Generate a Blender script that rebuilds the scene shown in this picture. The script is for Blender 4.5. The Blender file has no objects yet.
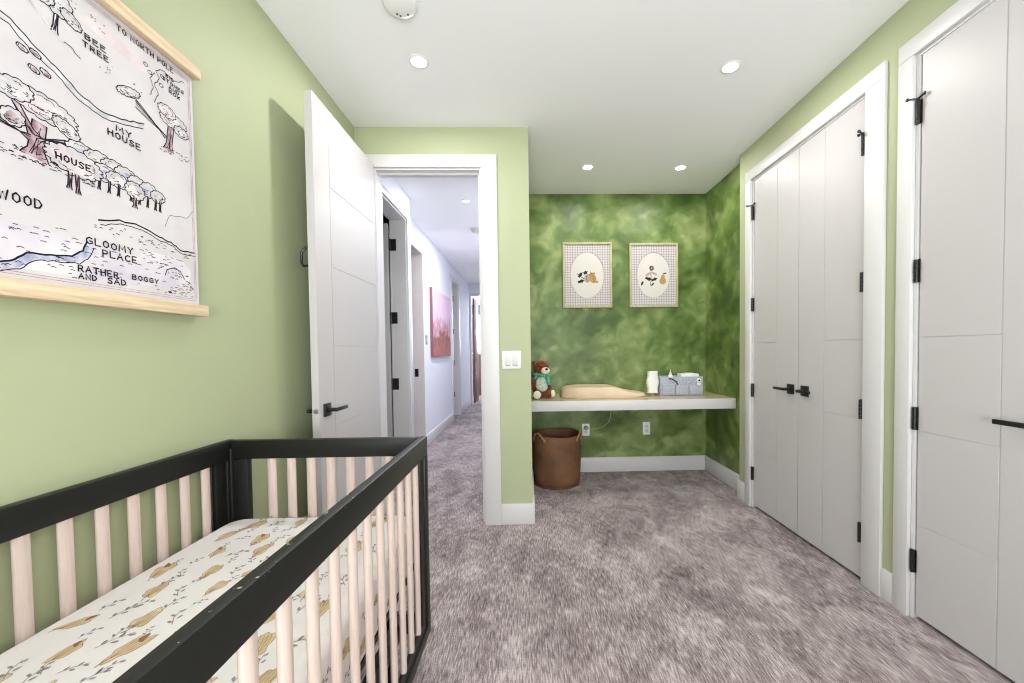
import bpy, bmesh, math, random
from mathutils import Vector, Matrix
R = random.Random(7)
S = bpy.context.scene
COL = S.collection
PI = math.pi

# ------------------------------------------------------------------ colour / materials
def lin(c):
    c = c / 255.0
    return c / 12.92 if c <= 0.04045 else ((c + 0.055) / 1.055) ** 2.4
def rgb(r, g, b): return (lin(r), lin(g), lin(b), 1.0)

class NT:
    def __init__(s, m): s.t = m.node_tree; s.n = s.t.nodes; s.bsdf = s.n['Principled BSDF']
    def new(s, ty, **kw):
        n = s.n.new(ty)
        for k, v in kw.items():
            if k.startswith('i_'):
                key = k[2:]
                n.inputs[int(key) if key.isdigit() else key.replace('_', ' ')].default_value = v
            else: setattr(n, k, v)
        return n
    def ln(s, a, b): s.t.links.new(a, b)

def mat(name, color, rough=0.5, spec=0.5, metal=0.0, bump=0.0, bscale=200.0, emit=None, estr=0.0, sheen=0.0):
    m = bpy.data.materials.new(name); m.use_nodes = True
    w = NT(m); b = w.bsdf
    b.inputs['Base Color'].default_value = color
    b.inputs['Roughness'].default_value = rough
    b.inputs['Specular IOR Level'].default_value = spec
    b.inputs['Metallic'].default_value = metal
    if sheen: b.inputs['Sheen Weight'].default_value = sheen
    if emit:
        b.inputs['Emission Color'].default_value = emit; b.inputs['Emission Strength'].default_value = estr
    tc = w.new('ShaderNodeTexCoord')
    no = w.new('ShaderNodeTexNoise', i_Scale=bscale, i_Detail=3.0)
    w.ln(tc.outputs['Object'], no.inputs['Vector'])
    if bump:
        bp = w.new('ShaderNodeBump', i_Strength=bump, i_Distance=0.002)
        w.ln(no.outputs['Fac'], bp.inputs['Height']); w.ln(bp.outputs['Normal'], b.inputs['Normal'])
    return m

def vary(m, c1, c2, scale=(1, 1, 1), nscale=5.0, detail=4.0, lo=0.35, hi=0.65, dist=0.0, rot=(0, 0, 0)):
    """two-tone noise colour on a material made by mat()"""
    w = NT(m); tc = w.new('ShaderNodeTexCoord'); mp = w.new('ShaderNodeMapping')
    mp.inputs['Scale'].default_value = scale; mp.inputs['Rotation'].default_value = rot
    no = w.new('ShaderNodeTexNoise', i_Scale=nscale, i_Detail=detail, i_Distortion=dist)
    cr = w.new('ShaderNodeValToRGB')
    cr.color_ramp.elements[0].position = lo; cr.color_ramp.elements[0].color = c1
    cr.color_ramp.elements[1].position = hi; cr.color_ramp.elements[1].color = c2
    w.ln(tc.outputs['Object'], mp.inputs['Vector']); w.ln(mp.outputs['Vector'], no.inputs['Vector'])
    w.ln(no.outputs['Fac'], cr.inputs['Fac']); w.ln(cr.outputs['Color'], w.bsdf.inputs['Base Color'])
    return m

M = {}
M['green'] = mat('sage_green_paint', rgb(173, 180, 146), 0.55, 0.35, bump=0.06, bscale=260)
M['white_trim'] = mat('white_trim_paint', rgb(214, 212, 213), 0.4, 0.45, bump=0.02, bscale=120)
M['white_door'] = mat('white_door_paint', rgb(195, 191, 192), 0.42, 0.45, bump=0.02, bscale=90)
M['ceiling'] = mat('ceiling_paint', rgb(243, 243, 245), 0.8, 0.2, bump=0.05, bscale=300)
M['hall'] = mat('cool_white_hall_paint', rgb(232, 234, 242), 0.6, 0.3, bump=0.04, bscale=300)
M['black_metal'] = mat('matte_black_metal', rgb(22, 21, 21), 0.38, 0.5)
M['crib_black'] = mat('black_lacquer', rgb(15, 15, 13), 0.45, 0.32, bump=0.03, bscale=60)
M['beech'] = vary(mat('washed_beech', rgb(226, 204, 190), 0.5, 0.35), rgb(208, 186, 177), rgb(219, 200, 193), (60, 60, 3), 3.0)
M['bar_wood'] = vary(mat('pale_pine', rgb(226, 203, 172), 0.55, 0.3), rgb(212, 186, 154), rgb(232, 211, 180), (60, 4, 60), 2.0)
M['sheet'] = mat('white_cotton_sheet', rgb(222, 217, 216), 0.85, 0.15, bump=0.12, bscale=500)
M['tan_print'] = vary(mat('tan_print', rgb(205, 176, 128), 0.85, 0.1), rgb(196, 174, 136), rgb(214, 196, 166), nscale=40)
M['brown_print'] = mat('brown_print', rgb(150, 108, 80), 0.85, 0.1)
M['grey_print'] = mat('grey_print', rgb(146, 138, 138), 0.85, 0.1)
M['paper'] = vary(mat('map_paper', rgb(234, 229, 229), 0.75, 0.15), rgb(206, 199, 204), rgb(215, 210, 212), nscale=5)
M['ink'] = mat('map_ink', rgb(30, 26, 36), 0.7, 0.1)
M['wash_grey'] = vary(mat('grey_wash', rgb(190, 188, 192), 0.75, 0.1), rgb(186, 184, 190), rgb(226, 222, 223), nscale=40)
M['wash_mauve'] = vary(mat('mauve_wash', rgb(150, 118, 130), 0.75, 0.1), rgb(132, 98, 112), rgb(200, 180, 186), nscale=45)
M['wash_pink'] = vary(mat('pink_wash', rgb(222, 208, 210), 0.75, 0.1), rgb(214, 198, 202), rgb(230, 220, 221), nscale=14)
M['wash_blue'] = vary(mat('blue_wash', rgb(150, 155, 190), 0.75, 0.1), rgb(150, 154, 186), rgb(212, 212, 222), nscale=40)
M['wash_pale'] = vary(mat('pale_wash', rgb(214, 208, 210), 0.75, 0.1), rgb(190, 184, 190), rgb(212, 206, 208), nscale=30)
M['marsh'] = vary(mat('lavender_wash', rgb(216, 208, 218), 0.75, 0.1), rgb(205, 196, 210), rgb(226, 219, 224), nscale=9)
M['leather'] = vary(mat('brown_leather', rgb(124, 86, 60), 0.6, 0.3, bump=0.15, bscale=40), rgb(96, 66, 46), rgb(124, 88, 62), nscale=5)
M['pad'] = vary(mat('tan_pad', rgb(218, 194, 166), 0.5, 0.35), rgb(213, 189, 161), rgb(224, 201, 174), nscale=4)
M['felt'] = vary(mat('grey_felt', rgb(150, 156, 170), 0.95, 0.1, bump=0.3, bscale=500), rgb(162, 168, 182), rgb(186, 190, 202), nscale=60)
M['felt_dark'] = mat('dark_strap', rgb(70, 72, 82), 0.85, 0.1)
M['white_plastic'] = mat('white_plastic', rgb(236, 236, 234), 0.4, 0.5)
M['cream'] = mat('cream_plush', rgb(232, 222, 202), 0.9, 0.1, bump=0.3, bscale=400)
M['bear'] = vary(mat('brown_plush', rgb(112, 56, 30), 0.95, 0.15, bump=0.6, bscale=350, sheen=0.3), rgb(92, 42, 22), rgb(134, 70, 38), nscale=50)
M['teal'] = vary(mat('teal_cloth', rgb(70, 150, 120), 0.9, 0.1), rgb(60, 140, 110), rgb(110, 180, 150), nscale=60)
M['bib'] = vary(mat('bib_cloth', rgb(206, 216, 196), 0.9, 0.1), rgb(160, 190, 168), rgb(226, 226, 212), nscale=55)
M['yellow'] = mat('yellow_foot', rgb(214, 176, 96), 0.5, 0.3)
M['frame_wood'] = vary(mat('pale_frame_wood', rgb(180, 174, 140), 0.55, 0.3), rgb(166, 160, 122), rgb(186, 182, 148), (30, 30, 4), 3)
M['oval'] = mat('oval_card', rgb(208, 203, 197), 0.7, 0.2)
M['dark_ink'] = mat('dark_ink', rgb(58, 48, 42), 0.8, 0.1)
M['ochre'] = vary(mat('ochre_ink', rgb(178, 140, 80), 0.8, 0.1), rgb(150, 112, 60), rgb(200, 166, 104), nscale=120)
M['mauve_grey'] = mat('mauve_grey_ink', rgb(170, 155, 150), 0.8, 0.1)
M['chrome'] = mat('brushed_nickel', rgb(170, 172, 175), 0.3, 0.5, metal=1.0)
M['wood_dark'] = vary(mat('red_brown_wood', rgb(112, 70, 56), 0.45, 0.4), rgb(98, 72, 64), rgb(128, 98, 88), (20, 20, 2), 3)
M['dark_void'] = mat('unlit_room_shade', rgb(96, 82, 78), 0.8, 0.1)  # dark base colour stands in for the shade of closet and side rooms
M['lens'] = mat('lamp_lens', rgb(255, 255, 252), 0.4, 0.2, emit=(1, 0.97, 0.92, 1), estr=6.0)
M['lens_hall'] = mat('hall_lamp_lens', rgb(255, 255, 252), 0.4, 0.2, emit=(0.95, 0.97, 1, 1), estr=6.0)
M['canvas_edge'] = mat('canvas_edge', rgb(150, 100, 110), 0.8, 0.1)
M['cable'] = mat('pale_cable', rgb(168, 176, 140), 0.5, 0.3)
M['grille'] = mat('grey_plastic', rgb(150, 152, 150), 0.5, 0.3)

# thin window glass
g = bpy.data.materials.new('window_glass'); g.use_nodes = True
w = NT(g); out = w.n['Material Output']
tr = w.new('ShaderNodeBsdfTransparent'); gl = w.new('ShaderNodeBsdfGlossy'); gl.inputs['Roughness'].default_value = 0.02
mx = w.new('ShaderNodeMixShader'); mx.inputs[0].default_value = 0.06
w.ln(tr.outputs[0], mx.inputs[1]); w.ln(gl.outputs[0], mx.inputs[2]); w.ln(mx.outputs[0], out.inputs['Surface'])
M['glass'] = g

# carpet: streaky cut pile
def carpet():
    m = mat('mauve_grey_carpet', rgb(170, 158, 152), 0.95, 0.1, sheen=0.15)
    w = NT(m); tc = w.new('ShaderNodeTexCoord')
    def noise(scale, ns, det, rot=0.0, dist=0.0, rough=0.5):
        mp = w.new('ShaderNodeMapping'); mp.inputs['Scale'].default_value = scale; mp.inputs['Rotation'].default_value = (0, 0, rot)
        w.ln(tc.outputs['Object'], mp.inputs['Vector'])
        n = w.new('ShaderNodeTexNoise', i_Scale=ns, i_Detail=det, i_Distortion=dist, i_Roughness=rough)
        w.ln(mp.outputs['Vector'], n.inputs['Vector']); return n.outputs['Fac']
    streak = noise((1, 0.12, 1), 170.0, 1.5, 0.06)
    tuft = noise((1, 0.5, 1), 330.0, 2.0)
    patch = noise((1, 1, 1), 2.6, 4.0, 0.4, 0.6, 0.6)
    patch2 = noise((1.0, 0.45, 1), 9.0, 3.0, -0.5, 1.2, 0.55)
    def math_(op, a, b):
        n = w.new('ShaderNodeMath', operation=op)
        for k, v in enumerate((a, b)):
            if isinstance(v, (int, float)): n.inputs[k].default_value = v
            else: w.ln(v, n.inputs[k])
        return n.outputs[0]
    s = math_('ADD', math_('MULTIPLY', streak, 0.82), math_('MULTIPLY', tuft, 0.50))
    s = math_('ADD', s, math_('MULTIPLY', patch, 0.55))
    s = math_('ADD', s, math_('MULTIPLY', patch2, 0.52))
    s = math_('SUBTRACT', s, 0.68)
    cr = w.new('ShaderNodeValToRGB'); e = cr.color_ramp.elements
    e[0].position = 0.22; e[0].color = rgb(78, 66, 67)
    e[1].position = 0.80; e[1].color = rgb(206, 194, 194)
    k = e.new(0.5); k.color = rgb(143, 130, 131)
    w.ln(s, cr.inputs['Fac']); w.ln(cr.outputs['Color'], w.bsdf.inputs['Base Color'])
    bp = w.new('ShaderNodeBump', i_Strength=0.5, i_Distance=0.008)
    w.ln(s, bp.inputs['Height']); w.ln(bp.outputs['Normal'], w.bsdf.inputs['Normal'])
    return m
M['carpet'] = carpet()

# colour washed green of the alcove
def colourwash():
    m = mat('colour_washed_green_paint', rgb(110, 140, 70), 0.42, 0.4)
    w = NT(m); tc = w.new('ShaderNodeTexCoord')
    def noise(scale, ns, det, rot, dist, rough=0.5):
        mp = w.new('ShaderNodeMapping', vector_type='TEXTURE'); mp.inputs['Scale'].default_value = scale; mp.inputs['Rotation'].default_value = rot
        w.ln(tc.outputs['Object'], mp.inputs['Vector'])
        n = w.new('ShaderNodeTexNoise', i_Scale=ns, i_Detail=det, i_Distortion=dist, i_Roughness=rough)
        w.ln(mp.outputs['Vector'], n.inputs['Vector']); return n.outputs['Fac']
    a = noise((1, 1, 1), 2.0, 2.0, (0.4, 0.3, 0.2), 0.8)
    b = noise((1, 1, 2.2), 5.0, 2.5, (-0.75, 0.75, 0.0), 0.9, 0.45)
    c = noise((1, 1, 2.6), 8.5, 2.0, (0.9, -1.0, 0.0), 0.6, 0.4)
    def math_(op, p, q):
        n = w.new('ShaderNodeMath', operation=op)
        for k, v in enumerate((p, q)):
            if isinstance(v, (int, float)): n.inputs[k].default_value = v
            else: w.ln(v, n.inputs[k])
        return n.outputs[0]
    s = math_('ADD', math_('MULTIPLY', a, 0.42), math_('ADD', math_('MULTIPLY', b, 0.40), math_('MULTIPLY', c, 0.26)))
    d = noise((1, 1, 2.4), 7.0, 1.0, (-0.8, 0.7, 0.0), 0.5, 0.3)
    mr_ = w.new('ShaderNodeMapRange'); mr_.inputs['From Min'].default_value = .60; mr_.inputs['From Max'].default_value = .70; w.ln(d, mr_.inputs['Value'])
    s = math_('ADD', s, math_('MULTIPLY', mr_.outputs[0], 0.09))
    cr = w.new('ShaderNodeValToRGB'); e = cr.color_ramp.elements
    e[0].position = 0.40; e[0].color = rgb(62, 84, 28)
    e[1].position = 0.74; e[1].color = rgb(152, 166, 108)
    k = e.new(0.54); k.color = rgb(98, 120, 60)
    w.ln(s, cr.inputs['Fac']); w.ln(cr.outputs['Color'], w.bsdf.inputs['Base Color'])
    return m
M['wash'] = colourwash()

# gingham mat board
def gingham():
    m = mat('gingham_mat', rgb(225, 220, 220), 0.7, 0.2)
    w = NT(m); tc = w.new('ShaderNodeTexCoord'); sp = w.new('ShaderNodeSeparateXYZ'); w.ln(tc.outputs['Object'], sp.inputs[0])
    def stripe(o):
        a = w.new('ShaderNodeMath', operation='MULTIPLY'); a.inputs[1].default_value = 1 / 0.0245; w.ln(o, a.inputs[0])
        f = w.new('ShaderNodeMath', operation='FRACT'); w.ln(a.outputs[0], f.inputs[0])
        c = w.new('ShaderNodeMath', operation='LESS_THAN'); c.inputs[1].default_value = 0.34; w.ln(f.outputs[0], c.inputs[0]); return c.outputs[0]
    ad = w.new('ShaderNodeMath', operation='ADD'); w.ln(stripe(sp.outputs['X']), ad.inputs[0]); w.ln(stripe(sp.outputs['Z']), ad.inputs[1])
    hf = w.new('ShaderNodeMath', operation='MULTIPLY'); hf.inputs[1].default_value = 0.5; w.ln(ad.outputs[0], hf.inputs[0])
    cr = w.new('ShaderNodeValToRGB'); e = cr.color_ramp.elements
    e[0].position = 0.0; e[0].color = rgb(204, 197, 197); e[1].position = 1.0; e[1].color = rgb(140, 130, 136)
    w.ln(hf.outputs[0], cr.inputs['Fac']); w.ln(cr.outputs['Color'], w.bsdf.inputs['Base Color'])
    return m
M['gingham'] = gingham()

# abstract canvas: pink above, rust below
def canvas():
    m = mat('abstract_canvas', rgb(190, 130, 140), 0.75, 0.2)
    w = NT(m); tc = w.new('ShaderNodeTexCoord'); sp = w.new('ShaderNodeSeparateXYZ'); w.ln(tc.outputs['Object'], sp.inputs[0])
    no = w.new('ShaderNodeTexNoise', i_Scale=5.0, i_Detail=5.0, i_Distortion=0.4); w.ln(tc.outputs['Object'], no.inputs['Vector'])
    a = w.new('ShaderNodeMapRange'); a.inputs['From Min'].default_value = 0.0; a.inputs['From Max'].default_value = 0.95
    w.ln(sp.outputs['Z'], a.inputs['Value'])
    b = w.new('ShaderNodeMath', operation='MULTIPLY_ADD'); b.inputs[1].default_value = 0.9; w.ln(no.outputs['Fac'], b.inputs[0])
    c = w.new('ShaderNodeMath', operation='SUBTRACT'); c.inputs[1].default_value = 0.45; w.ln(a.outputs[0], c.inputs[0]); w.ln(c.outputs[0], b.inputs[2])
    cr = w.new('ShaderNodeValToRGB'); e = cr.color_ramp.elements
    e[0].position = 0.1; e[0].color = rgb(170, 112, 104); e[1].position = 0.85; e[1].color = rgb(216, 186, 206)
    for p, q in ((0.2, rgb(176, 116, 106)), (0.33, rgb(140, 94, 92)), (0.38, rgb(184, 130, 134)), (0.47, rgb(206, 168, 184)), (0.65, rgb(224, 196, 214))):
        k = e.new(p); k.color = q
    w.ln(b.outputs[0], cr.inputs['Fac']); w.ln(cr.outputs['Color'], w.bsdf.inputs['Base Color'])
    return m
M['canvas'] = canvas()

# ------------------------------------------------------------------ mesh helpers
def box(bm, x0, x1, y0, y1, z0, z1, bev=0.0, seg=2, mi=0):
    r = bmesh.ops.create_cube(bm, size=1.0)
    vs = r['verts']
    for v in vs:
        v.co = Vector(((x0 + x1) / 2 + v.co.x * (x1 - x0), (y0 + y1) / 2 + v.co.y * (y1 - y0), (z0 + z1) / 2 + v.co.z * (z1 - z0)))
    fs = set(f for v in vs for f in v.link_faces)
    for f in fs: f.material_index = mi
    if bev:
        es = set(e for v in vs for e in v.link_edges)
        bmesh.ops.bevel(bm, geom=list(es), offset=bev, segments=seg, profile=0.5, affect='EDGES', material=-1)
    return vs

def tube(bm, pts, r, seg=8, mi=0, cap=True):
    pts = [Vector(p) for p in pts]; rings = []
    up = Vector((0, 0, 1)); n = len(pts)
    prev = None
    for i, p in enumerate(pts):
        t = (pts[min(i + 1, n - 1)] - pts[max(i - 1, 0)]).normalized()
        if prev is None:
            a = up if abs(t.z) < 0.9 else Vector((1, 0, 0))
            u = t.cross(a).normalized()
        else:
            u = (prev - t * prev.dot(t)).normalized()
        prev = u; v = t.cross(u)
        rr = r[i] if isinstance(r, (list, tuple)) else r
        rings.append([bm.verts.new(p + (u * math.cos(2 * PI * k / seg) + v * math.sin(2 * PI * k / seg)) * rr) for k in range(seg)])
    for a, b in zip(rings, rings[1:]):
        for k in range(seg):
            bm.faces.new((a[k], a[(k + 1) % seg], b[(k + 1) % seg], b[k])).material_index = mi
    if cap:
        bm.faces.new(rings[0][::-1]).material_index = mi; bm.faces.new(rings[-1]).material_index = mi

def lathe(bm, prof, c, seg=32, mi=0, axis='z', wob=None):
    """prof: (r, h) list; closed with poles where r == 0"""
    c = Vector(c); rings = []
    def P(r, h, a):
        x, y = r * math.cos(a), r * math.sin(a)
        if axis == 'z': q = Vector((x, y, h))
        elif axis == 'x': q = Vector((h, x, y))
        else: q = Vector((x, h, y))
        if wob: q = wob(q, a)
        return c + q
    for r, h in prof:
        if r <= 1e-6: rings.append([bm.verts.new(P(0, h, 0))])
        else: rings.append([bm.verts.new(P(r, h, 2 * PI * k / seg)) for k in range(seg)])
    for a, b in zip(rings, rings[1:]):
        for k in range(seg):
            k2 = (k + 1) % seg
            if len(a) == 1 and len(b) == 1: continue
            if len(a) == 1: f = bm.faces.new((a[0], b[k2], b[k]))
            elif len(b) == 1: f = bm.faces.new((a[k], a[k2], b[0]))
            else: f = bm.faces.new((a[k], a[k2], b[k2], b[k]))
            f.material_index = mi

def ell(bm, c, r, rot=None, seg=20, rings=14, mi=0):
    q = bmesh.ops.create_uvsphere(bm, u_segments=seg, v_segments=rings, radius=1.0)
    mtx = Matrix.Translation(Vector(c)) @ (rot.to_4x4() if rot else Matrix.Identity(4)) @ Matrix.Diagonal((r[0], r[1], r[2], 1))
    bmesh.ops.transform(bm, matrix=mtx, verts=q['verts'])
    for f in set(f for v in q['verts'] for f in v.link_faces): f.material_index = mi

BASE = {}
def tagp(o, label=None, cat=None, group=None, kind=None):
    if label: o['label'] = label
    if cat: o['category'] = cat
    if group: o['group'] = group
    if kind: o['kind'] = kind
    return o
def thing(name, loc, label, cat, group=None, kind=None):
    o = bpy.data.objects.new(name, None); COL.objects.link(o)
    o.empty_display_size = 0.05
    o.location = loc; BASE[o.name] = Vector(loc)
    return tagp(o, label, cat, group, kind)
def obj(name, bm, mats, parent=None, base=None, smooth=True, angle=40):
    """world-space bmesh -> mesh object; child coordinates are made relative to the thing's base"""
    b = Vector(base) if base is not None else (BASE[parent.name] if parent else Vector((0, 0, 0)))
    bmesh.ops.translate(bm, vec=-b, verts=bm.verts)
    bmesh.ops.recalc_face_normals(bm, faces=bm.faces) if smooth != 'flat' else None
    me = bpy.data.meshes.new(name); bm.to_mesh(me); bm.free()
    for m in (mats if isinstance(mats, (list, tuple)) else [mats]): me.materials.append(m)
    if smooth and smooth != 'flat':
        me.polygons.foreach_set('use_smooth', [True] * len(me.polygons))
        me.set_sharp_from_angle(angle=math.radians(angle))
    o = bpy.data.objects.new(name, me); COL.objects.link(o)
    if parent:
        o.parent = parent
        o.location = b - BASE[parent.name]
    else: o.location = b
    BASE[o.name] = b
    return o
def B(): return bmesh.new()
def boxes(*bs, bev=0.0):
    bm = B()
    for q in bs: box(bm, *q, bev=bev)
    return bm
def struct(name, bm, m, label=None, cat=None):
    o = obj(name, bm, m); o['kind'] = 'structure'
    return tagp(o, label, cat)
def dup(o, loc, parent=None):
    c = o.copy(); COL.objects.link(c); c.location = loc
    if parent: c.parent = parent
    BASE[c.name] = Vector(loc)
    return c

# ------------------------------------------------------------------ room dimensions (metres; camera above the origin, looking along +Y)
HC = 2.74; XL = -1.155; XR = 1.703; XA = 1.776; XC = 0.022
YF = 2.76; YB = 3.92; YJ = 3.15; YN = -1.3
HD = 2.465; HT = 2.55           # door head, top of casing
X1 = -1.15; X2 = -1.315         # the two planes of the hall's left wall
E0, E1 = -1.03, -0.304          # entry opening
BBH = 0.145

struct('floor', boxes((-2.45, 2.1, YN - .1, 11.7, -0.1, 0)), M['carpet'], 'mauve grey carpet over the room and the hall', 'carpet')
struct('ceiling', boxes((-2.45, 2.1, YN - .1, 11.7, HC, HC + 0.1)), M['ceiling'], 'white painted ceiling with round recessed lights', 'ceiling')
struct('wall_left', boxes((XL - .12, XL, YN, YF, 0, HC)), M['green'], 'pale green wall behind the crib and the hanging map', 'wall')
struct('wall_front', boxes((XL - .12, E0, YF, YF + .12, 0, HC), (E1, XC, YF, YF + .12, 0, HC), (E0, E1, YF, YF + .12, HD, HC)),
       M['green'], 'pale green wall around the open hall doorway', 'wall')
struct('wall_alcove_left', boxes((-0.04, XC, YF + .12, YB, 0, HC)), M['wash'], 'left side wall of the green alcove', 'wall')
struct('wall_alcove_back', boxes((-0.04, XA + .12, YB, YB + .12, 0, HC)), M['wash'], 'mottled green back wall of the alcove with two pictures', 'wall')
struct('wall_alcove_right', boxes((XA, XA + .12, YJ, YB, 0, HC)), M['wash'], 'mottled green right side wall of the alcove', 'wall')
DA0, DA1 = 1.958, 2.975         # double closet opening
DB0, DB1 = 1.18, 1.712          # near closet opening
struct('wall_right', boxes((XR, XR + .15, DA1, YJ, 0, HC), (XR, XR + .15, DB1, DA0, 0, HC), (XR, XR + .15, YN, DB0, 0, HC),
                           (XR, XR + .15, DA0, DA1, HD + .008, HC), (XR, XR + .15, DB0, DB1, HD + .008, HC)),
       M['green'], 'pale green wall around the white closet doors', 'wall')
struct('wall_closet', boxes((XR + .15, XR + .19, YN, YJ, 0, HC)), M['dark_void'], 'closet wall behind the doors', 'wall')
WX0, WX1, WZ0, WZ1 = -0.75, 1.35, 0.55, 2.3
struct('wall_back', boxes((XL - .12, WX0, YN - .12, YN, 0, HC), (WX1, XR + .19, YN - .12, YN, 0, HC), (WX0, WX1, YN - .12, YN, 0, WZ0), (WX0, WX1, YN - .12, YN, WZ1, HC)),
       M['green'], 'wall with the daylight window', 'wall')
# bedroom window (behind the camera)
bm = boxes((WX0, WX1, YN - .1, YN - .04, WZ0, WZ0 + .06), (WX0, WX1, YN - .1, YN - .04, WZ1 - .06, WZ1), (WX0, WX0 + .06, YN - .1, YN - .04, WZ0 + .06, WZ1 - .06),
           (WX1 - .06, WX1, YN - .1, YN - .04, WZ0 + .06, WZ1 - .06), (.27, .33, YN - .1, YN - .04, WZ0 + .06, WZ1 - .06))
win = struct('window_1', bm, M['white_trim'], 'white framed bedroom window', 'window')
obj('pane', boxes((WX0 + .06, .27, YN - .075, YN - .07, WZ0 + .06, WZ1 - .06), (.33, WX1 - .06, YN - .075, YN - .07, WZ0 + .06, WZ1 - .06)), M['glass'], win)

# hall shell
N0, N1 = 3.08, 3.86             # near hall door opening
F0, F1 = 4.25, 5.10             # cased opening
G0, G1 = 7.0, 7.62              # far hall door opening
JY = 4.0
struct('wall_hall_near', boxes((X1 - .15, X1, YF + .12, N0, 0, HC), (X1 - .15, X1, N1, JY, 0, HC), (X1 - .15, X1, N0, N1, 2.483, HC)), M['hall'],
       'white hall wall around the nearest hall door', 'wall')
struct('wall_hall_left', boxes((X2 - .15, X2, JY, F0, 0, HC), (X2 - .15, X2, F1, G0, 0, HC), (X2 - .15, X2, G1, 9.1, 0, HC),
                               (X2 - .15, X2, F0, F1, HD, HC), (X2 - .15, X2, G0, G1, HD, HC)), M['hall'], 'cool white hall wall carrying the pink painting', 'wall')
struct('wall_hall_right', boxes((-0.1, -0.04, YF + .12, 9.1, 0, HC)), M['hall'], 'right hall wall', 'wall')
struct('wall_hall_end', boxes((X2, X2 + .04, 9.1, 9.22, 0, HC), (-.45, -.04, 9.1, 9.22, 0, HC), (X2 + .04, -.45, 9.1, 9.22, 2.47, HC), (-2.4, X2, 9.1, 9.22, 0, HC)), M['hall'],
       'end wall of the hall around the last doorway', 'wall')
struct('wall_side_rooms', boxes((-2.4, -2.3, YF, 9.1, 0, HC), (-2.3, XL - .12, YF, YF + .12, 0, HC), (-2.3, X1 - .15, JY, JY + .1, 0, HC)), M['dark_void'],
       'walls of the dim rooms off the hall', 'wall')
# far room beyond the hall with its window
FW0, FW1 = -1.68, -0.9
struct('wall_far_room', boxes((-2.4, FW0, 11.5, 11.62, 0, HC), (FW1, 0, 11.5, 11.62, 0, HC), (FW0, FW1, 11.5, 11.62, 0, 1.12), (FW0, FW1, 11.5, 11.62, 2.62, HC),
                              (-2.4, -2.3, 9.22, 11.5, 0, HC), (-.1, 0, 9.22, 11.5, 0, HC)), M['ceiling'], 'far room wall at the end of the hall', 'wall')
win2 = struct('window_2', boxes((FW0, FW1, 11.52, 11.58, 1.12, 1.18), (FW0, FW1, 11.52, 11.58, 2.56, 2.62), (FW0, FW0 + .06, 11.52, 11.58, 1.18, 2.56),
                                (FW1 - .06, FW1, 11.52, 11.58, 1.18, 2.56), (FW0 + .06, FW1 - .06, 11.52, 11.58, 2.22, 2.27), (-1.4, -1.35, 11.52, 11.58, 1.18, 2.22)),
              M['white_trim'], 'bright window seen at the end of the hall', 'window')
obj('pane', boxes((FW0 + .06, FW1 - .06, 11.56, 11.565, 1.18, 2.56)), M['glass'], win2)

# ------------------------------------------------------------------ trims and baseboards
T = 0.018
def casing_y(y, x0, x1, h, wl=.1, wr=.1, top=HT):      # casing on a wall facing -Y
    bm = B()
    box(bm, x0 - wl, x0, y - T, y, 0, h, .003); box(bm, x1, x1 + wr, y - T, y, 0, h, .003)
    box(bm, x0 - wl, x1 + wr, y - T, y, h, top, .003)
    return bm
bm = casing_y(YF, E0, E1, HD, wl=.105, wr=.108)
# jamb lining and door stop
box(bm, E0, E0 + .012, YF, YF + .12, 0, HD); box(bm, E1 - .012, E1, YF, YF + .12, 0, HD); box(bm, E0 + .012, E1 - .012, YF, YF + .12, HD - .012, HD)
box(bm, E0 + .012, E1 - .012, YF + .045, YF + .075, HD - .026, HD - .012); box(bm, E1 - .026, E1 - .012, YF + .045, YF + .075, 0, HD - .026)
struct('trim_1', bm, M['white_trim'], 'white casing around the open bedroom doorway', 'door trim')
def casing_x(x, y0, y1, h, wn, wf, top, sgn, d=T, jamb=None):   # casing on a wall whose face is at x; sgn -1 faces -X
    bm = B(); a, b = sorted((x, x + sgn * d))
    box(bm, a, b, y0 - wn, y0, 0, h, .003); box(bm, a, b, y1, y1 + wf, 0, h, .003); box(bm, a, b, y0 - wn, y1 + wf, h, top, .003)
    if jamb:
        a, b = sorted((x, x - sgn * jamb))
        box(bm, a, b, y0, y0 + .012, 0, h); box(bm, a, b, y1 - .012, y1, 0, h); box(bm, a, b, y0 + .012, y1 - .012, h - .012, h)
    return bm
bm = casing_x(XR, DA0, DA1, HD + .008, .108, .07, HT, -1, jamb=.1)
struct('trim_2', bm, M['white_trim'], 'white casing around the double closet doors', 'door trim')
bm = casing_x(XR, DB0, DB1, HD + .008, .08, .07, HT, -1, jamb=.1)
struct('trim_3', bm, M['white_trim'], 'white casing around the nearer closet door', 'door trim')
struct('trim_4', casing_x(X1, N0, N1, 2.483, .09, .1, HT, 1, jamb=.15), M['white_trim'], 'white casing of the nearest hall door', 'door trim')
bm = B()
box(bm, X2 - .15, X2, F0, F0 + .012, 0, HD); box(bm, X2 - .15, X2, F1 - .012, F1, 0, HD); box(bm, X2 - .15, X2, F0 + .012, F1 - .012, HD - .012, HD)
o5 = struct('trim_5', bm, vary(mat('warm_jamb_paint', rgb(206, 197, 194), .5, .3), rgb(222, 214, 211), rgb(227, 219, 216)), 'plain opening in the hall wall before the painting', 'door trim')
obj('strike_plate', boxes((X2 - .12, X2 - .075, F1 - .016, F1 - .012, .9, 1.0)), M['black_metal'], o5)
struct('trim_6', casing_x(X2, G0, G1, HD, .09, .11, HT, 1, jamb=.15), M['white_trim'], 'white casing of the farthest hall door', 'door trim')
struct('trim_7', boxes((X2 + .005, X2 + .04, 9.08, 9.1, 0, 2.47), (X2 + .04, -.45, 9.08, 9.1, 2.47, 2.53)), M['white_trim'], 'thin casing of the doorway ending the hall', 'door trim')
b_ = .014
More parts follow.
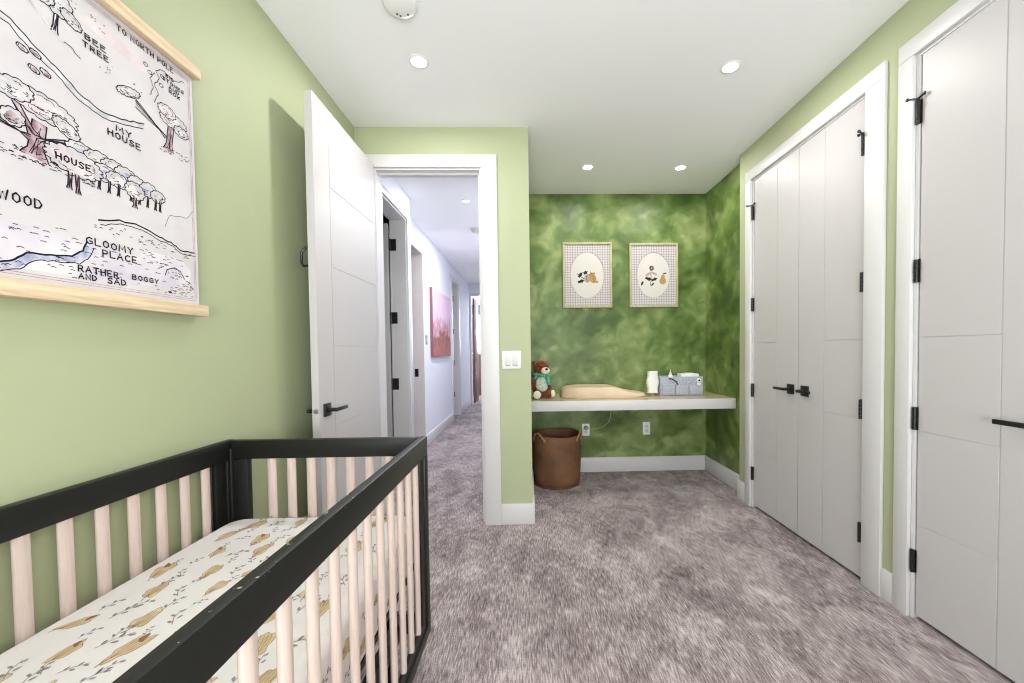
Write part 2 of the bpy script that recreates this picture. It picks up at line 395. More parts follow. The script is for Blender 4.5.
struct('baseboard_left', boxes((XL, XL + b_, YN, YF - T, 0, BBH), bev=.002), M['white_trim'], 'white baseboard under the map wall', 'baseboard')
struct('baseboard_front', boxes((E1 + .108, XC, YF - b_, YF, 0, BBH), (XC, XC + .014, YF - b_, 3.9, 0, BBH), bev=.002), M['white_trim'], 'white baseboard below the light switch', 'baseboard')
struct('baseboard_alcove', boxes((XC + .014, XA - b_, YB - b_, YB, 0, BBH), (XA - b_, XA, YJ + b_, YB, 0, BBH), bev=.002), M['white_trim'], 'white baseboard around the alcove', 'baseboard')
struct('baseboard_right', boxes((XR - b_, XR, DA1 + .07, YJ + b_, 0, BBH), (XR, XA - b_, YJ, YJ + b_, 0, BBH), (XR - b_, XR, DB1 + .07, DA0 - .108, 0, BBH), (XR - b_, XR, YN, DB0 - .08, 0, BBH), bev=.002),
       M['white_trim'], 'white baseboard pieces between the closet doors', 'baseboard')
struct('baseboard_hall', boxes((X2, X2 + b_, F1, G0 - .09, 0, BBH), (X2, X2 + b_, G1 + .11, 9.08, 0, BBH), bev=.002), M['white_trim'], 'white baseboard along the hall wall', 'baseboard')

# ------------------------------------------------------------------ doors
def slab_x(x, y0, y1, z0, z1, th, sgn, vert, rows, hinge_hi, gap=.0032, dep=.0018):
    """leaf whose grooved face is at x and looks along sgn*X; vert = groove position; rows of grooves between it and the hinge side"""
    bm = B(); a = x - sgn * dep; b = x - sgn * th
    box(bm, min(a, b), max(a, b), y0, y1, z0, z1)
    fa, fb = sorted((x, a))
    if hinge_hi: s0, s1, p0, p1 = y0, vert, vert, y1
    else: s0, s1, p0, p1 = vert, y1, y0, vert
    def pl(ya, yb, za, zb): box(bm, fa, fb, ya, yb, za, zb, .0012, 1)
    pl(s0 + (gap / 2 if s0 == vert else 0), s1 - (gap / 2 if s1 == vert else 0), z0, z1)
    zz = [z0] + list(rows) + [z1]
    for i in range(len(zz) - 1):
        pl(p0 + (gap / 2 if p0 == vert else 0), p1 - (gap / 2 if p1 == vert else 0), zz[i] + (gap / 2 if i else 0), zz[i + 1] - (gap / 2 if i < len(zz) - 2 else 0))
    return bm
ROWS3 = (.425, .84, 1.25)
ROWS = (.425, .84, 1.25, 1.655, 2.06)

def lever(parent, x, y, z, sgn, dy, name='lever_handle', L=.115):
    """square rosette, stem and straight lever on a face at x looking along sgn*X; lever runs dy = +1/-1 along Y"""
    bm = B()
    a, b = sorted((x, x + sgn * .009)); box(bm, a, b, y - .032, y + .032, z - .032, z + .032, .0015)
    lathe(bm, [(0, min(0, sgn * .055)), (.010, min(0, sgn * .055)), (.010, max(0, sgn * .055)), (0, max(0, sgn * .055))], (x, y, z), 16, axis='x')
    a, b = sorted((x + sgn * .044, x + sgn * .056))
    y0, y1 = sorted((y - dy * .012, y + dy * L)); box(bm, a, b, y0, y1, z - .009, z + .009, .003)
    return obj(name, bm, M['black_metal'], parent)
def hinge_x(parent, x, y, z, sgn, h=.1, pin=False, jside=1):
    """knuckle between jamb and leaf, on a face looking along sgn*X"""
    bm = B(); xc = x + sgn * .006
    for k in range(5):
        za = z - h / 2 + k * h / 5
        lathe(bm, [(0, za), (.0085, za), (.0085, za + h / 5 - .0015), (0, za + h / 5 - .0015)], (xc, y, 0), 12)
    a, b = sorted((x - sgn * .001, x + sgn * .002)); box(bm, a, b, y - .012, y + .012, z - h / 2, z + h / 2)
    o = obj('hinge', bm, M['black_metal'], parent)
    if pin:
        bm = B(); zt = z + h / 2 + .006
        tube(bm, [(xc, y, z + h / 2), (xc, y, zt + .006)], .0055, 10)
        tube(bm, [(xc, y, zt), (xc + sgn * .018, y + .008 * jside, zt + .002), (xc + sgn * .032, y + .015 * jside, zt + .003)], .0042, 8)
        tube(bm, [(xc + sgn * .031, y + .0145 * jside, zt + .003), (xc + sgn * .038, y + .018 * jside, zt + .003)], .0075, 10)
        tube(bm, [(xc, y, zt), (xc + sgn * .002, y - .026 * jside, zt + .008)], .0042, 8)
        tube(bm, [(xc + sgn * .002, y - .025 * jside, zt + .008), (xc - sgn * .003, y - .030 * jside, zt + .008)], .007, 10)
        obj('hinge_stop', bm, M['black_metal'], o)
    return o
HZ = (.26, .895, 1.54, 2.222)
# bedroom door, open against the left wall
d1 = struct('door_1', slab_x(-1.002, 1.93, 2.685, .02, 2.452, .036, 1, 2.082, ROWS, True), M['white_door'], 'tall white bedroom door standing open beside the crib', 'door')
lever(d1, -1.002, 1.995, .932, 1, 1); lever(d1, -1.038, 1.995, .925, -1, 1, L=.1)
bm = B(); lathe(bm, [(0, -.0015), (.012, -.0015), (.012, .001), (0, .001)], (-1.020, 1.93, .932), 16, axis='y'); box(bm, -1.025, -1.015, 1.926, 1.931, .925, .939)
obj('latch', bm, M['chrome'], d1)
bm = B(); box(bm, -1.043, -1.038, 1.945, 1.975, 1.63, 1.72, .001)
tube(bm, [(-1.041, 1.955, 1.636), (-1.072, 1.952, 1.634), (-1.080, 1.952, 1.646), (-1.080, 1.952, 1.70), (-1.06, 1.953, 1.722), (-1.041, 1.955, 1.730)], .006, 8)
obj('robe_hook', bm, M['black_metal'], d1)
# double closet
d2 = struct('door_2', slab_x(1.708, 1.979, 2.4645, .02, HD - .004, .035, -1, 2.25, ROWS3, False), M['white_door'], 'right leaf of the white double closet doors', 'door')
d3 = struct('door_3', slab_x(1.708, 2.4685, 2.955, .02, HD - .004, .035, -1, 2.682, ROWS3, True), M['white_door'], 'left leaf of the white double closet doors', 'door')
lever(d2, 1.708, 2.400, .944, -1, -1, L=.105); lever(d3, 1.708, 2.532, .944, -1, 1, L=.105)
for i, z in enumerate(HZ):
    hinge_x(d2, 1.699, 1.975, z, -1, .1, i == 3, -1); hinge_x(d3, 1.704, 2.962, z, -1, .1, i == 3, 1)
# nearer closet
d4 = struct('door_4', slab_x(1.708, 1.2, 1.692, .02, HD - .004, .035, -1, 1.388, ROWS3, True), M['white_door'], 'nearer white closet door at the right edge', 'door')
lever(d4, 1.708, 1.262, .941, -1, 1, L=.108)
for i, z in enumerate(HZ): hinge_x(d4, 1.704, 1.698, z, -1, .1, i == 3, 1)
# hall doors (leaves turned into their rooms)
def slab_y(x0, x1, y, th, z0, z1):
    return boxes((x0, x1, y, y + th, z0, z1), bev=.002)
d5 = struct('door_5', slab_y(X1 - .95, X1 - .158, N1 - .05, .036, .02, 2.43), M['white_door'], 'nearest hall door, open into its room', 'door')
for z in (.28, .909, 1.542, 2.236):
    bm = boxes((X1 - .152, X1 - .09, N1 - .015, N1 - .012, z - .055, z + .055)); tube(bm, [(X1 - .149, N1 - .016, z - .055), (X1 - .149, N1 - .016, z + .055)], .008, 8)
    obj('hinge', bm, M['black_metal'], d5)
d6 = struct('door_6', slab_y(X2 - .9, X2 - .155, G1 - .05, .036, .02, 2.40), M['white_door'], 'farthest hall door, open into its room', 'door')
for z in (.4, 1.0, 1.6, 2.22):
    bm = boxes((X2 - .153, X2 - .08, G1 - .015, G1 - .012, z - .05, z + .05)); tube(bm, [(X2 - .15, G1 - .016, z - .05), (X2 - .15, G1 - .016, z + .05)], .008, 8)
    obj('hinge', bm, M['black_metal'], d6)
bm = B(); box(bm, X2 + .05, X2 + .09, 9.25, 10.0, .02, 2.45, .003)
for za, zb in ((.15, .8), (.95, 1.6), (1.75, 2.3)): box(bm, X2 + .089, X2 + .094, 9.36, 9.9, za, zb, .002)
struct('door_7', bm, M['wood_dark'], 'red brown wooden door open at the end of the hall', 'door')
bm = B(); box(bm, -1.75, -.8, 11.05, 11.45, .3, 1.1, .004); box(bm, -1.77, -.78, 11.03, 11.47, 1.1, 1.14, .003); box(bm, -1.73, -.82, 11.08, 11.45, .0, .3)
for xa in (-1.73, -1.27): box(bm, xa, xa + .43, 11.04, 11.05, .34, 1.06, .003)
tagp(obj('low_cabinet', bm, M['wood_dark']), 'red brown wooden cabinet under the window at the far end of the hall', 'cabinet')

# ------------------------------------------------------------------ crib
CX0, CX1, CY0, CY1 = -1.148, -.392, .2, 1.54
ZT, ZR, ZB0, ZB1 = .889, .815, .125, .205
crib = thing('crib', ((CX0 + CX1) / 2, (CY0 + CY1) / 2, 0), 'black framed baby crib with pale wooden slats against the green wall', 'crib')
tk = .026; pw = .042; rw = .05
def crib_mat():
    m = M['crib_black']; w = NT(m)
    # scuffs where the paint of the top rail is chipped
    tc = w.new('ShaderNodeTexCoord'); no = w.new('ShaderNodeTexNoise', i_Scale=55.0, i_Detail=3.0); sp = w.new('ShaderNodeSeparateXYZ')
    w.ln(tc.outputs['Object'], no.inputs['Vector']); w.ln(tc.outputs['Object'], sp.inputs[0])
    def m1(op, a, v):
        n = w.new('ShaderNodeMath', operation=op); w.ln(a, n.inputs[0]); n.inputs[1].default_value = v; return n.outputs[0]
    def mul(a, b):
        n = w.new('ShaderNodeMath', operation='MULTIPLY'); w.ln(a, n.inputs[0]); w.ln(b, n.inputs[1]); return n.outputs[0]
    f = mul(m1('GREATER_THAN', no.outputs['Fac'], .665), mul(m1('GREATER_THAN', sp.outputs['Z'], ZT - .007), mul(m1('GREATER_THAN', sp.outputs['X'], .353), m1('LESS_THAN', sp.outputs['Y'], .05))))
    mxn = w.new('ShaderNodeMix', data_type='RGBA'); mxn.inputs[6].default_value = rgb(26, 27, 24); mxn.inputs[7].default_value = rgb(150, 150, 138)
    w.ln(f, mxn.inputs[0]); w.ln(mxn.outputs[2], w.bsdf.inputs['Base Color'])
    return m
crib_mat()
bv = .004
for nm, xa, xb in (('right', CX1 - tk, CX1), ('left', CX0, CX0 + tk)):
    bm = B(); box(bm, xa, xb, CY0, CY1, ZR, ZT, bv); obj('top_rail', bm, M['crib_black'], crib)
    bm = B(); box(bm, xa, xb, CY0, CY1, ZB0, ZB0 + .04, bv); box(bm, xa + .006, xb - .006, CY0 + pw, CY1 - pw, ZB0 + .038, ZB1, .002); obj('bottom_rail', bm, M['crib_black'], crib)
    for ya, yb in ((CY0, CY0 + pw), (CY1 - pw, CY1)):
        bm = B(); box(bm, xa, xb, ya, yb, ZB0 + .038, ZR + .002, bv)
        q0, q1 = (yb - .002, yb + rw) if ya < 1 else (ya - rw, ya + .002)
        box(bm, xa + .006, xb - .006, q0, q1, ZB1 - .002, ZR + .002, .002)
        xo = xa if nm == 'left' else xb
        sg = 1 if nm == 'left' else -1
        lathe(bm, [(0, -.001), (.006, -.001), (.006, .0015), (0, .0015)], (xb - .006, (q0 + q1) / 2, .735), 10, axis='x')
        obj('corner_post', bm, M['crib_black'], crib)
for ya, yb in ((CY0, CY0 + tk), (CY1 - tk, CY1)):
    bm = B(); box(bm, CX0 + tk, CX1 - tk, ya, yb, ZR + .002, ZT - .001, bv); obj('end_rail', bm, M['crib_black'], crib)
    bm = B(); box(bm, CX0 + tk, CX1 - tk, ya, yb, ZB0, ZB1, bv); obj('end_bottom_rail', bm, M['crib_black'], crib)
    for xa, ww in ((CX0 + tk, .062), (CX1 - tk - .03, .03)):
        bm = B(); box(bm, xa, xa + ww, ya, yb, ZB1, ZR + .002, bv)
        if ya > 1: tube(bm, [(xa + (.004 if xa < -1 else .027), ya - .002, ZB1 + .03), (xa + (.004 if xa < -1 else .027), ya - .002, ZT - .03)], .006, 8)
        obj('end_post', bm, M['crib_black'], crib)
# short legs, set in under the frame
for xa in (CX0 + .1, CX1 - .13):
    for ya in (CY0 + .12, CY1 - .16):
        bm = B(); box(bm, xa, xa + .03, ya, ya + .03, 0.001, ZB0 + .02, .003); obj('leg', bm, M['crib_black'], crib)
bm = B()
for xa in (CX0 + .1, CX1 - .13): box(bm, xa, xa + .03, CY0 + tk, CY1 - tk, ZB0 + .005, ZB1 - .004)
obj('under_brace', bm, M['crib_black'], crib)
def slat_proto(along):   # flat oval slat
    bm = B(); a, b = .0165, .0095; seg = 14; rings = []
    for z in (ZB1 - .004, ZB1 + .004, ZR + .006):
        rings.append([bm.verts.new(((a if along == 'x' else b) * math.cos(2 * PI * k / seg), (b if along == 'x' else a) * math.sin(2 * PI * k / seg), z)) for k in range(seg)])
    for p, q in zip(rings, rings[1:]):
        for k in range(seg): bm.faces.new((p[k], p[(k + 1) % seg], q[(k + 1) % seg], q[k]))
    bm.faces.new(rings[0][::-1]); bm.faces.new(rings[-1])
    bmesh.ops.translate(bm, vec=BASE[crib.name], verts=bm.verts)
    o = obj('slat', bm, M['beech'], crib); o['label'] = 'pale wooden slat'; return o
first = {}
def slat(along, x, y):
    loc = Vector((x, y, 0)) - BASE[crib.name]
    if along not in first: first[along] = slat_proto(along); first[along].location = loc
    else:
        c = first[along].copy(); COL.objects.link(c); c.location = loc
for k in range(14): slat('y', CX1 - tk / 2, 1.412 - k * .0845)
for k in range(14): slat('y', CX0 + tk / 2, 1.412 - k * .0845)
for k in range(7):
    slat('x', -.978 + k * .0735, CY1 - tk / 2); slat('x', -.978 + k * .0735, CY0 + tk / 2)
# metal spring base that carries the mattress
MX0, MX1, MY0, MY1, MZ0, MZ1 = -1.112, -.430, .235, 1.508, .41, .603
bm = B()
for q in ((MX0 + .01, MX1 - .01, MY0, MY0 + .02), (MX0 + .01, MX1 - .01, MY1 - .02, MY1), (MX0 + .01, MX0 + .03, MY0 + .02, MY1 - .02), (MX1 - .03, MX1 - .01, MY0 + .02, MY1 - .02)):
    box(bm, *q, MZ0 - .022, MZ0 - .002)
for k in range(1, 9): box(bm, MX0 + .03, MX1 - .03, MY0 + k * .14, MY0 + k * .14 + .012, MZ0 - .016, MZ0 - .004)
for xa in (MX0 + .2, MX1 - .2): 
    for y in (MY0 - .012, MY1 - .001): box(bm, xa - .02, xa + .02, y, y + .013, MZ0 - .022, MZ0 + .0)
obj('mattress_base', bm, M['black_metal'], crib)

# mattress with fitted printed sheet
bm = B(); vs = box(bm, MX0, MX1, MY0, MY1, MZ0, MZ1)
ve = [e for e in bm.edges if abs(e.verts[0].co.z - e.verts[1].co.z) > .05]
bmesh.ops.bevel(bm, geom=ve, offset=.07, segments=6, profile=.5, affect='EDGES')
he = [e for e in bm.edges if abs(e.verts[0].co.z - e.verts[1].co.z) < .001 and len([f for f in e.link_faces if abs(f.normal.z) > .9]) == 1]
bmesh.ops.bevel(bm, geom=he, offset=.032, segments=5, profile=.5, affect='EDGES')
def poly(bm, pts, mp, mi):
    f = bm.faces.new([bm.verts.new(mp(p)) for p in pts]); f.material_index = mi
    return f
def ribbon(bm, pts, wd, mp, mi, taper=False):
    n = len(pts)
    if n < 2: return
    L = []; Rr = []
    for i in range(n):
        a = pts[max(i - 1, 0)]; b = pts[min(i + 1, n - 1)]
        dx, dy = b[0] - a[0], b[1] - a[1]; d = math.hypot(dx, dy) or 1
        h = wd / 2 * ((.35 + .65 * math.sin(PI * (i + .5) / n)) if taper else 1)
        L.append(bm.verts.new(mp((pts[i][0] - dy / d * h, pts[i][1] + dx / d * h)))); Rr.append(bm.verts.new(mp((pts[i][0] + dy / d * h, pts[i][1] - dx / d * h))))
    for i in range(n - 1):
        bm.faces.new((L[i], L[i + 1], Rr[i + 1], Rr[i])).material_index = mi
def blob(cx, cy, a, b, rot, rnd, n=26, amp=.16):
    p1, p2, p3 = rnd.random() * 6, rnd.random() * 6, rnd.random() * 6; out = []
    for k in range(n):
        t = 2 * PI * k / n; r = 1 + amp * math.sin(3 * t + p1) + amp * .7 * math.sin(5 * t + p2) + amp * .35 * math.sin(8 * t + p3)
        x, y = a * r * math.cos(t), b * r * math.sin(t)
        out.append((cx + x * math.cos(rot) - y * math.sin(rot), cy + x * math.sin(rot) + y * math.cos(rot)))
    return out
def motif(bm, cx, cy, rot, mp, rnd, s=1.0):
    """tan leaf-like print with brown outline"""
    mp2 = lambda p: mp(p, .0004); mp3 = lambda p: mp(p, .0008)
    b1 = blob(cx, cy, .046 * s, .023 * s, rot, rnd); poly(bm, b1, lambda p: mp(p, .0002), 1)
    ribbon(bm, b1 + b1[:2], .0016 * s, mp3, 2)
    c, sn = math.cos(rot), math.sin(rot)
    loc = lambda u, v: (cx + u * c - v * sn, cy + u * sn + v * c)
    if rnd.random() < .5:
        q = loc(.03 * s, .008 * s); poly(bm, blob(q[0], q[1], .016 * s, .008 * s, rot + .5, rnd, 16, .2), mp2, 2)
    for v in (-.012, -.004, .004, .012):
        ribbon(bm, [loc(-.040 * s, 0), loc(-.012 * s, v * s * .8), loc(.016 * s, v * s * 1.2), loc(.034 * s, v * s)], .0012 * s, mp3, 2)
    ribbon(bm, [loc(-.066 * s, -.004 * s), loc(-.05 * s, .001 * s), loc(-.036 * s, 0)], .0024 * s, mp3, 2)
def sprig(bm, cx, cy, rot, mp, rnd, s=1.0):
    c, sn = math.cos(rot), math.sin(rot)
    loc = lambda u, v: (cx + u * c - v * sn, cy + u * sn + v * c)
    m3 = lambda p: mp(p, .0006)
    ribbon(bm, [loc(-.03 * s, 0), loc(0, .004 * s), loc(.03 * s, -.003 * s)], .0022 * s, m3, 3)
    for u, sd in ((-.015, 1), (-.002, -1), (.012, 1), (.024, -1)):
        q = loc(u * s, .008 * sd * s); poly(bm, blob(q[0], q[1], .0075 * s, .0036 * s, rot + .7 * sd, rnd, 10, .1), m3, 3)
rnd = random.Random(21)
top = lambda p, h: (p[0], p[1], MZ1 + h)
side = lambda p, h: (MX1 + h, p[0], p[1])
row = 0
y = MY0 + .1
while y < MY1 - .07:
    for k in range(5):
        x = MX0 + .085 + k * .135 + (.065 if row % 2 else 0) + rnd.uniform(-.015, .015)
        if MX0 + .065 < x < MX1 - .065: motif(bm, x, y + rnd.uniform(-.018, .018), rnd.uniform(.7, 1.9), top, rnd, rnd.uniform(.62, .9))
        xs = x + .067
        if MX0 + .05 < xs < MX1 - .05: sprig(bm, xs, y + rnd.uniform(-.02, .03), rnd.uniform(.6, 2.2), top, rnd, rnd.uniform(.7, 1.1))
        if MX0 + .05 < x < MX1 - .05: sprig(bm, x + rnd.uniform(-.02, .02), y + .05, rnd.uniform(.6, 2.2), top, rnd, rnd.uniform(.5, .9))
        if MX0 + .07 < xs < MX1 - .07: sprig(bm, xs + rnd.uniform(-.015, .015), y + .05, rnd.uniform(.6, 2.2), top, rnd, rnd.uniform(.45, .8))
    y += .1; row += 1
y = MY0 + .1; row = 0
while y < MY1 - .1:
    z = MZ0 + (.055 if row % 2 else .115)
    motif(bm, y, z, rnd.uniform(-.5, .5), side, rnd, .72); sprig(bm, y, MZ0 + (.125 if row % 2 else .055), rnd.uniform(-.4, .9), side, rnd, .8)
    y += .098; row += 1
mattress = obj('crib_mattress', bm, [M['sheet'], M['tan_print'], M['brown_print'], M['grey_print']], base=((MX0 + MX1) / 2, (MY0 + MY1) / 2, MZ0), smooth=True)
tagp(mattress, 'crib mattress in a white fitted sheet printed with tan and grey shapes', 'mattress')

# ------------------------------------------------------------------ hanging map (generic drawn landscape)
PY0, PY1, PZ0, PZ1 = .30, 1.412, 1.372, 2.165
XP = XL + .020
wm = thing('wall_map', (XL, (PY0 + PY1) / 2, PZ0), 'large illustrated paper map hanging between two pale wooden bars', 'wall map')
GL = {'A': [[(0, 0), (.35, 1), (.7, 0)], [(.13, .38), (.57, .38)]], 'B': [[(0, 0), (0, 1), (.45, .95), (.55, .75), (.4, .55), (0, .52)], [(.4, .53), (.6, .3), (.5, .05), (0, 0)]],
      'C': [[(.6, .85), (.35, 1), (.05, .75), (.02, .3), (.3, 0), (.6, .15)]], 'D': [[(0, 0), (0, 1), (.4, .9), (.62, .5), (.4, .1), (0, 0)]],
      'E': [[(.55, 1), (0, 1), (0, 0), (.6, 0)], [(0, .52), (.45, .52)]], 'G': [[(.6, .85), (.35, 1), (.05, .75), (.02, .3), (.3, 0), (.62, .15), (.62, .45), (.38, .45)]],
      'H': [[(0, 0), (0, 1)], [(.6, 0), (.6, 1)], [(0, .5), (.6, .5)]], 'I': [[(.2, 0), (.2, 1)]], 'L': [[(0, 1), (0, 0), (.55, 0)]],
      'M': [[(0, 0), (.08, 1), (.4, .35), (.72, 1), (.8, 0)]], 'N': [[(0, 0), (0, 1), (.6, 0), (.6, 1)]],
      'O': [[(.33, 1), (.05, .75), (.05, .25), (.33, 0), (.6, .25), (.6, .75), (.33, 1)]], 'P': [[(0, 0), (0, 1), (.5, .92), (.55, .65), (.4, .48), (0, .45)]],
      'R': [[(0, 0), (0, 1), (.5, .92), (.55, .68), (.4, .5), (0, .48)], [(.25, .48), (.6, 0)]], 'S': [[(.58, .85), (.3, 1), (.05, .8), (.15, .58), (.5, .42), (.58, .2), (.3, 0), (0, .15)]],
      'T': [[(0, 1), (.65, 1)], [(.32, 1), (.32, 0)]], 'U': [[(0, 1), (.05, .2), (.3, 0), (.55, .2), (.6, 1)]], 'W': [[(0, 1), (.2, 0), (.4, .7), (.6, 0), (.8, 1)]],
      'X': [[(0, 0), (.6, 1)], [(0, 1), (.6, 0)]], 'Y': [[(0, 1), (.3, .5), (.6, 1)], [(.3, .5), (.3, 0)]]}
bm = B()
box(bm, XP - .001, XP, PY0, PY1, PZ0, PZ1)
pm = lambda h: (lambda p: (XP + h, p[0], p[1]))
INK, GREY, MAUVE, PINK, BLUE, MARSH, PALE = 1, 2, 3, 4, 5, 6, 7
lay = [0]
def up():
    lay[0] += 1; return .0002 + lay[0] * .0000025
def text(s, y, z, h, wtot, wd=.0037):
    adv = []; x = 0
    for ch in s:
        if ch == ' ': x += .55; adv.append(None); continue
        g = GL[ch]; wdt = max(p[0] for st in g for p in st); adv.append(x); x += wdt + .34
    k = wtot / max(x - .34, .1)
    hh = pm(up() + .00001); hh2 = pm(up() + .00001)
    for ch, a in zip(s, adv):
        if a is None: continue
        for st in GL[ch]:
            jz = R.uniform(-.04, .04) * h
            ribbon(bm, [(y + (a + p[0]) * k, z + p[1] * h + jz) for p in st], wd, hh, INK)
            for p in st: poly(bm, [(y + (a + p[0]) * k + wd / 2 * math.cos(q * PI / 3), z + p[1] * h + jz + wd / 2 * math.sin(q * PI / 3)) for q in range(6)], hh2, INK)
mr = random.Random(5)
def line(pts, wd=.003, mi=INK, jit=.004, sub=4, taper=False, lv=None):
    out = []
    for a, b in zip(pts, pts[1:]):
        for k in range(sub):
            t = k / sub; out.append((a[0] + (b[0] - a[0]) * t + mr.uniform(-jit, jit) * .4, a[1] + (b[1] - a[1]) * t + mr.uniform(-jit, jit)))
    out.append(pts[-1]); ribbon(bm, out, wd, pm(lv or up()), mi, taper)
def crown(cy, cz, a, b, mi, n=9, rot=0.0, ow=.0025, hatch=True):
    """scalloped tree crown: wash fill and ink outline"""
    pts = []
    n = int(n * 1.35); N = n * 7
    for k in range(N):
        t = 2 * PI * k / N; sc = 1 + .13 * abs(math.sin(n * t / 2)) + .05 * math.sin(2 * t + cy * 40)
        x, z = a * sc * math.cos(t), b * sc * math.sin(t)
        pts.append((cy + x * math.cos(rot) - z * math.sin(rot), cz + x * math.sin(rot) + z * math.cos(rot)))
    poly(bm, pts, pm(up()), PALE)
    c_, s_ = math.cos(rot), math.sin(rot)
    for q in range(3):
        u, v = mr.uniform(-.45, .45) * a, mr.uniform(-.45, .15) * b
        poly(bm, blob(cy + u * c_ - v * s_, cz + u * s_ + v * c_, a * .46, b * .48, rot, mr, 18, .12), pm(up()), mi)
    lv = up(); ribbon(bm, pts + pts[:2], ow, pm(up()), INK)
    for q in range(int(3 + a * 60)):
        t = mr.uniform(0, 2 * PI); u, v = a * .55 * math.cos(t), b * .55 * math.sin(t)
        arc = [(cy + (u + a * .2 * math.cos(t + d)) * c_ - (v + b * .26 * math.sin(t + d)) * s_, cz + (u + a * .2 * math.cos(t + d)) * s_ + (v + b * .26 * math.sin(t + d)) * c_) for d in (-1.1, -.5, 0, .5, 1.1)]
        ribbon(bm, arc, .0014, pm(lv), INK)
    if hatch:
        for q in range(int(6 + a * 170)):
            u, v = mr.uniform(-.7, .7) * a, mr.uniform(-.75, .1) * b
            line([(cy + u, cz + v), (cy + u + a * .14, cz + v - b * .06), (cy + u + a * .24, cz + v + b * .03)], .0016, INK, .001, 1, lv=lv)
def trunk(y0, z0, y1, z1, w0, w1, mi):
    dx, dz = y1 - y0, z1 - z0; d = math.hypot(dx, dz); nx, nz = -dz / d, dx / d
    p = [(y0 + nx * w0 * 1.4, z0 + nz * w0), (y0 + nx * w0 * .8 + dx * .25, z0 + dz * .25), (y1 + nx * w1, z1 + nz * w1), (y1 - nx * w1, z1 - nz * w1), (y0 - nx * w0 * .8 + dx * .25, z0 + dz * .25), (y0 - nx * w0 * 1.4, z0 - nz * w0)]
    poly(bm, p, pm(up()), mi); line(p[:3], .003, INK, .001, 2); line(p[3:], .003, INK, .001, 2)
    for k in range(4): line([(y0 + mr.uniform(-.5, .5) * w0, z0 + dz * .08), (y1 + mr.uniform(-.5, .5) * w1, z0 + dz * mr.uniform(.5, .9))], .0016, INK, .001, 2)
def dashes(y0, y1, z0, z1, n, ln=.012, mi=INK):
    lv = up(); y1 = min(y1, 1.385)
    for k in range(n):
        y, z = mr.uniform(y0, y1), mr.uniform(z0, z1); q = mr.uniform(.5, 1.2) * ln
        ribbon(bm, [(y, z), (y + q * .5, z + mr.uniform(0, .003)), (y + q, z)], .0019, pm(lv), mi)
# washes first
poly(bm, blob(.98, 1.46, .38, .05, 0, mr, 40, .04), pm(up()), MARSH); poly(bm, blob(.55, 1.47, .22, .05, .05, mr, 40, .08), pm(up()), MARSH)
poly(bm, blob(1.29, 1.48, .09, .05, 0, mr, 40, .06), pm(up()), MARSH)
poly(bm, blob(.72, 1.9, .16, .06, .2, mr, 40, .1), pm(up()), PINK); poly(bm, blob(1.17, 2.08, .1, .02, -.1, mr, 30, .1), pm(up()), PINK)
# river from the upper left to the right
riv = [(.62, 2.02), (.74, 1.985), (.86, 1.975), (.93, 1.962), (.975, 1.93), (1.02, 1.912), (1.06, 1.882), (1.12, 1.868), (1.18, 1.882), (1.235, 1.902)]
poly(bm, riv + [(p[0] - .004, p[1] - .016) for p in riv[::-1]], pm(up()), GREY)
line(riv, .0034, INK, .002, 5); line([(p[0] - .004, p[1] - .016) for p in riv], .0026, INK, .002, 5)
# stream and bank in the marsh
stm = [(.86, 1.408), (.91, 1.424), (.94, 1.449), (.985, 1.456), (1.03, 1.462), (1.055, 1.482), (1.066, 1.51)]
poly(bm, stm + [(p[0] + .014, p[1] - .012) for p in stm[::-1]], pm(up()), BLUE)
line(stm, .0042, INK, .002, 4); line([(p[0] + .016, p[1] - .014) for p in stm], .0024, INK, .002, 4)
bank = [(1.095, 1.572), (1.15, 1.59), (1.21, 1.594), (1.27, 1.578), (1.31, 1.572), (1.345, 1.555), (1.40, 1.56)]
line(bank, .0042, INK, .002, 4); line([(p[0] + .004, p[1] - .010) for p in bank], .0024, INK, .002, 4)
line([(1.29, 1.615), (1.31, 1.66), (1.37, 1.668), (1.40, 1.70)], .0013, INK, .002, 4)
dashes(.5, 1.04, 1.405, 1.53, 150); dashes(1.06, 1.40, 1.40, 1.50, 50); dashes(1.2, 1.40, 1.49, 1.56, 45); dashes(1.29, 1.41, 1.405, 1.48, 30); dashes(1.08, 1.3, 1.545, 1.57, 20, .008)
# shrub mound on the marsh
line([(1.285, 1.462), (1.292, 1.482), (1.315, 1.492), (1.34, 1.486), (1.356, 1.462)], .003, INK, .001, 3); dashes(1.29, 1.35, 1.462, 1.483, 10, .006)
# large spreading tree on the left
trunk(.962, 1.672, .975, 1.76, .020, .014, MAUVE); trunk(.965, 1.72, .93, 1.785, .010, .006, MAUVE); trunk(.97, 1.72, 1.03, 1.742, .007, .004, MAUVE); trunk(.955, 1.715, .88, 1.735, .007, .004, MAUVE)
crown(.925, 1.745, .022, .018, MAUVE, 7)
crown(.985, 1.80, .062, .030, PINK, 13, -.12); crown(.93, 1.81, .034, .022, GREY, 9, .1); crown(1.03, 1.775, .030, .016, GREY, 9, -.4)
dashes(.87, 1.02, 1.655, 1.685, 46, .008)
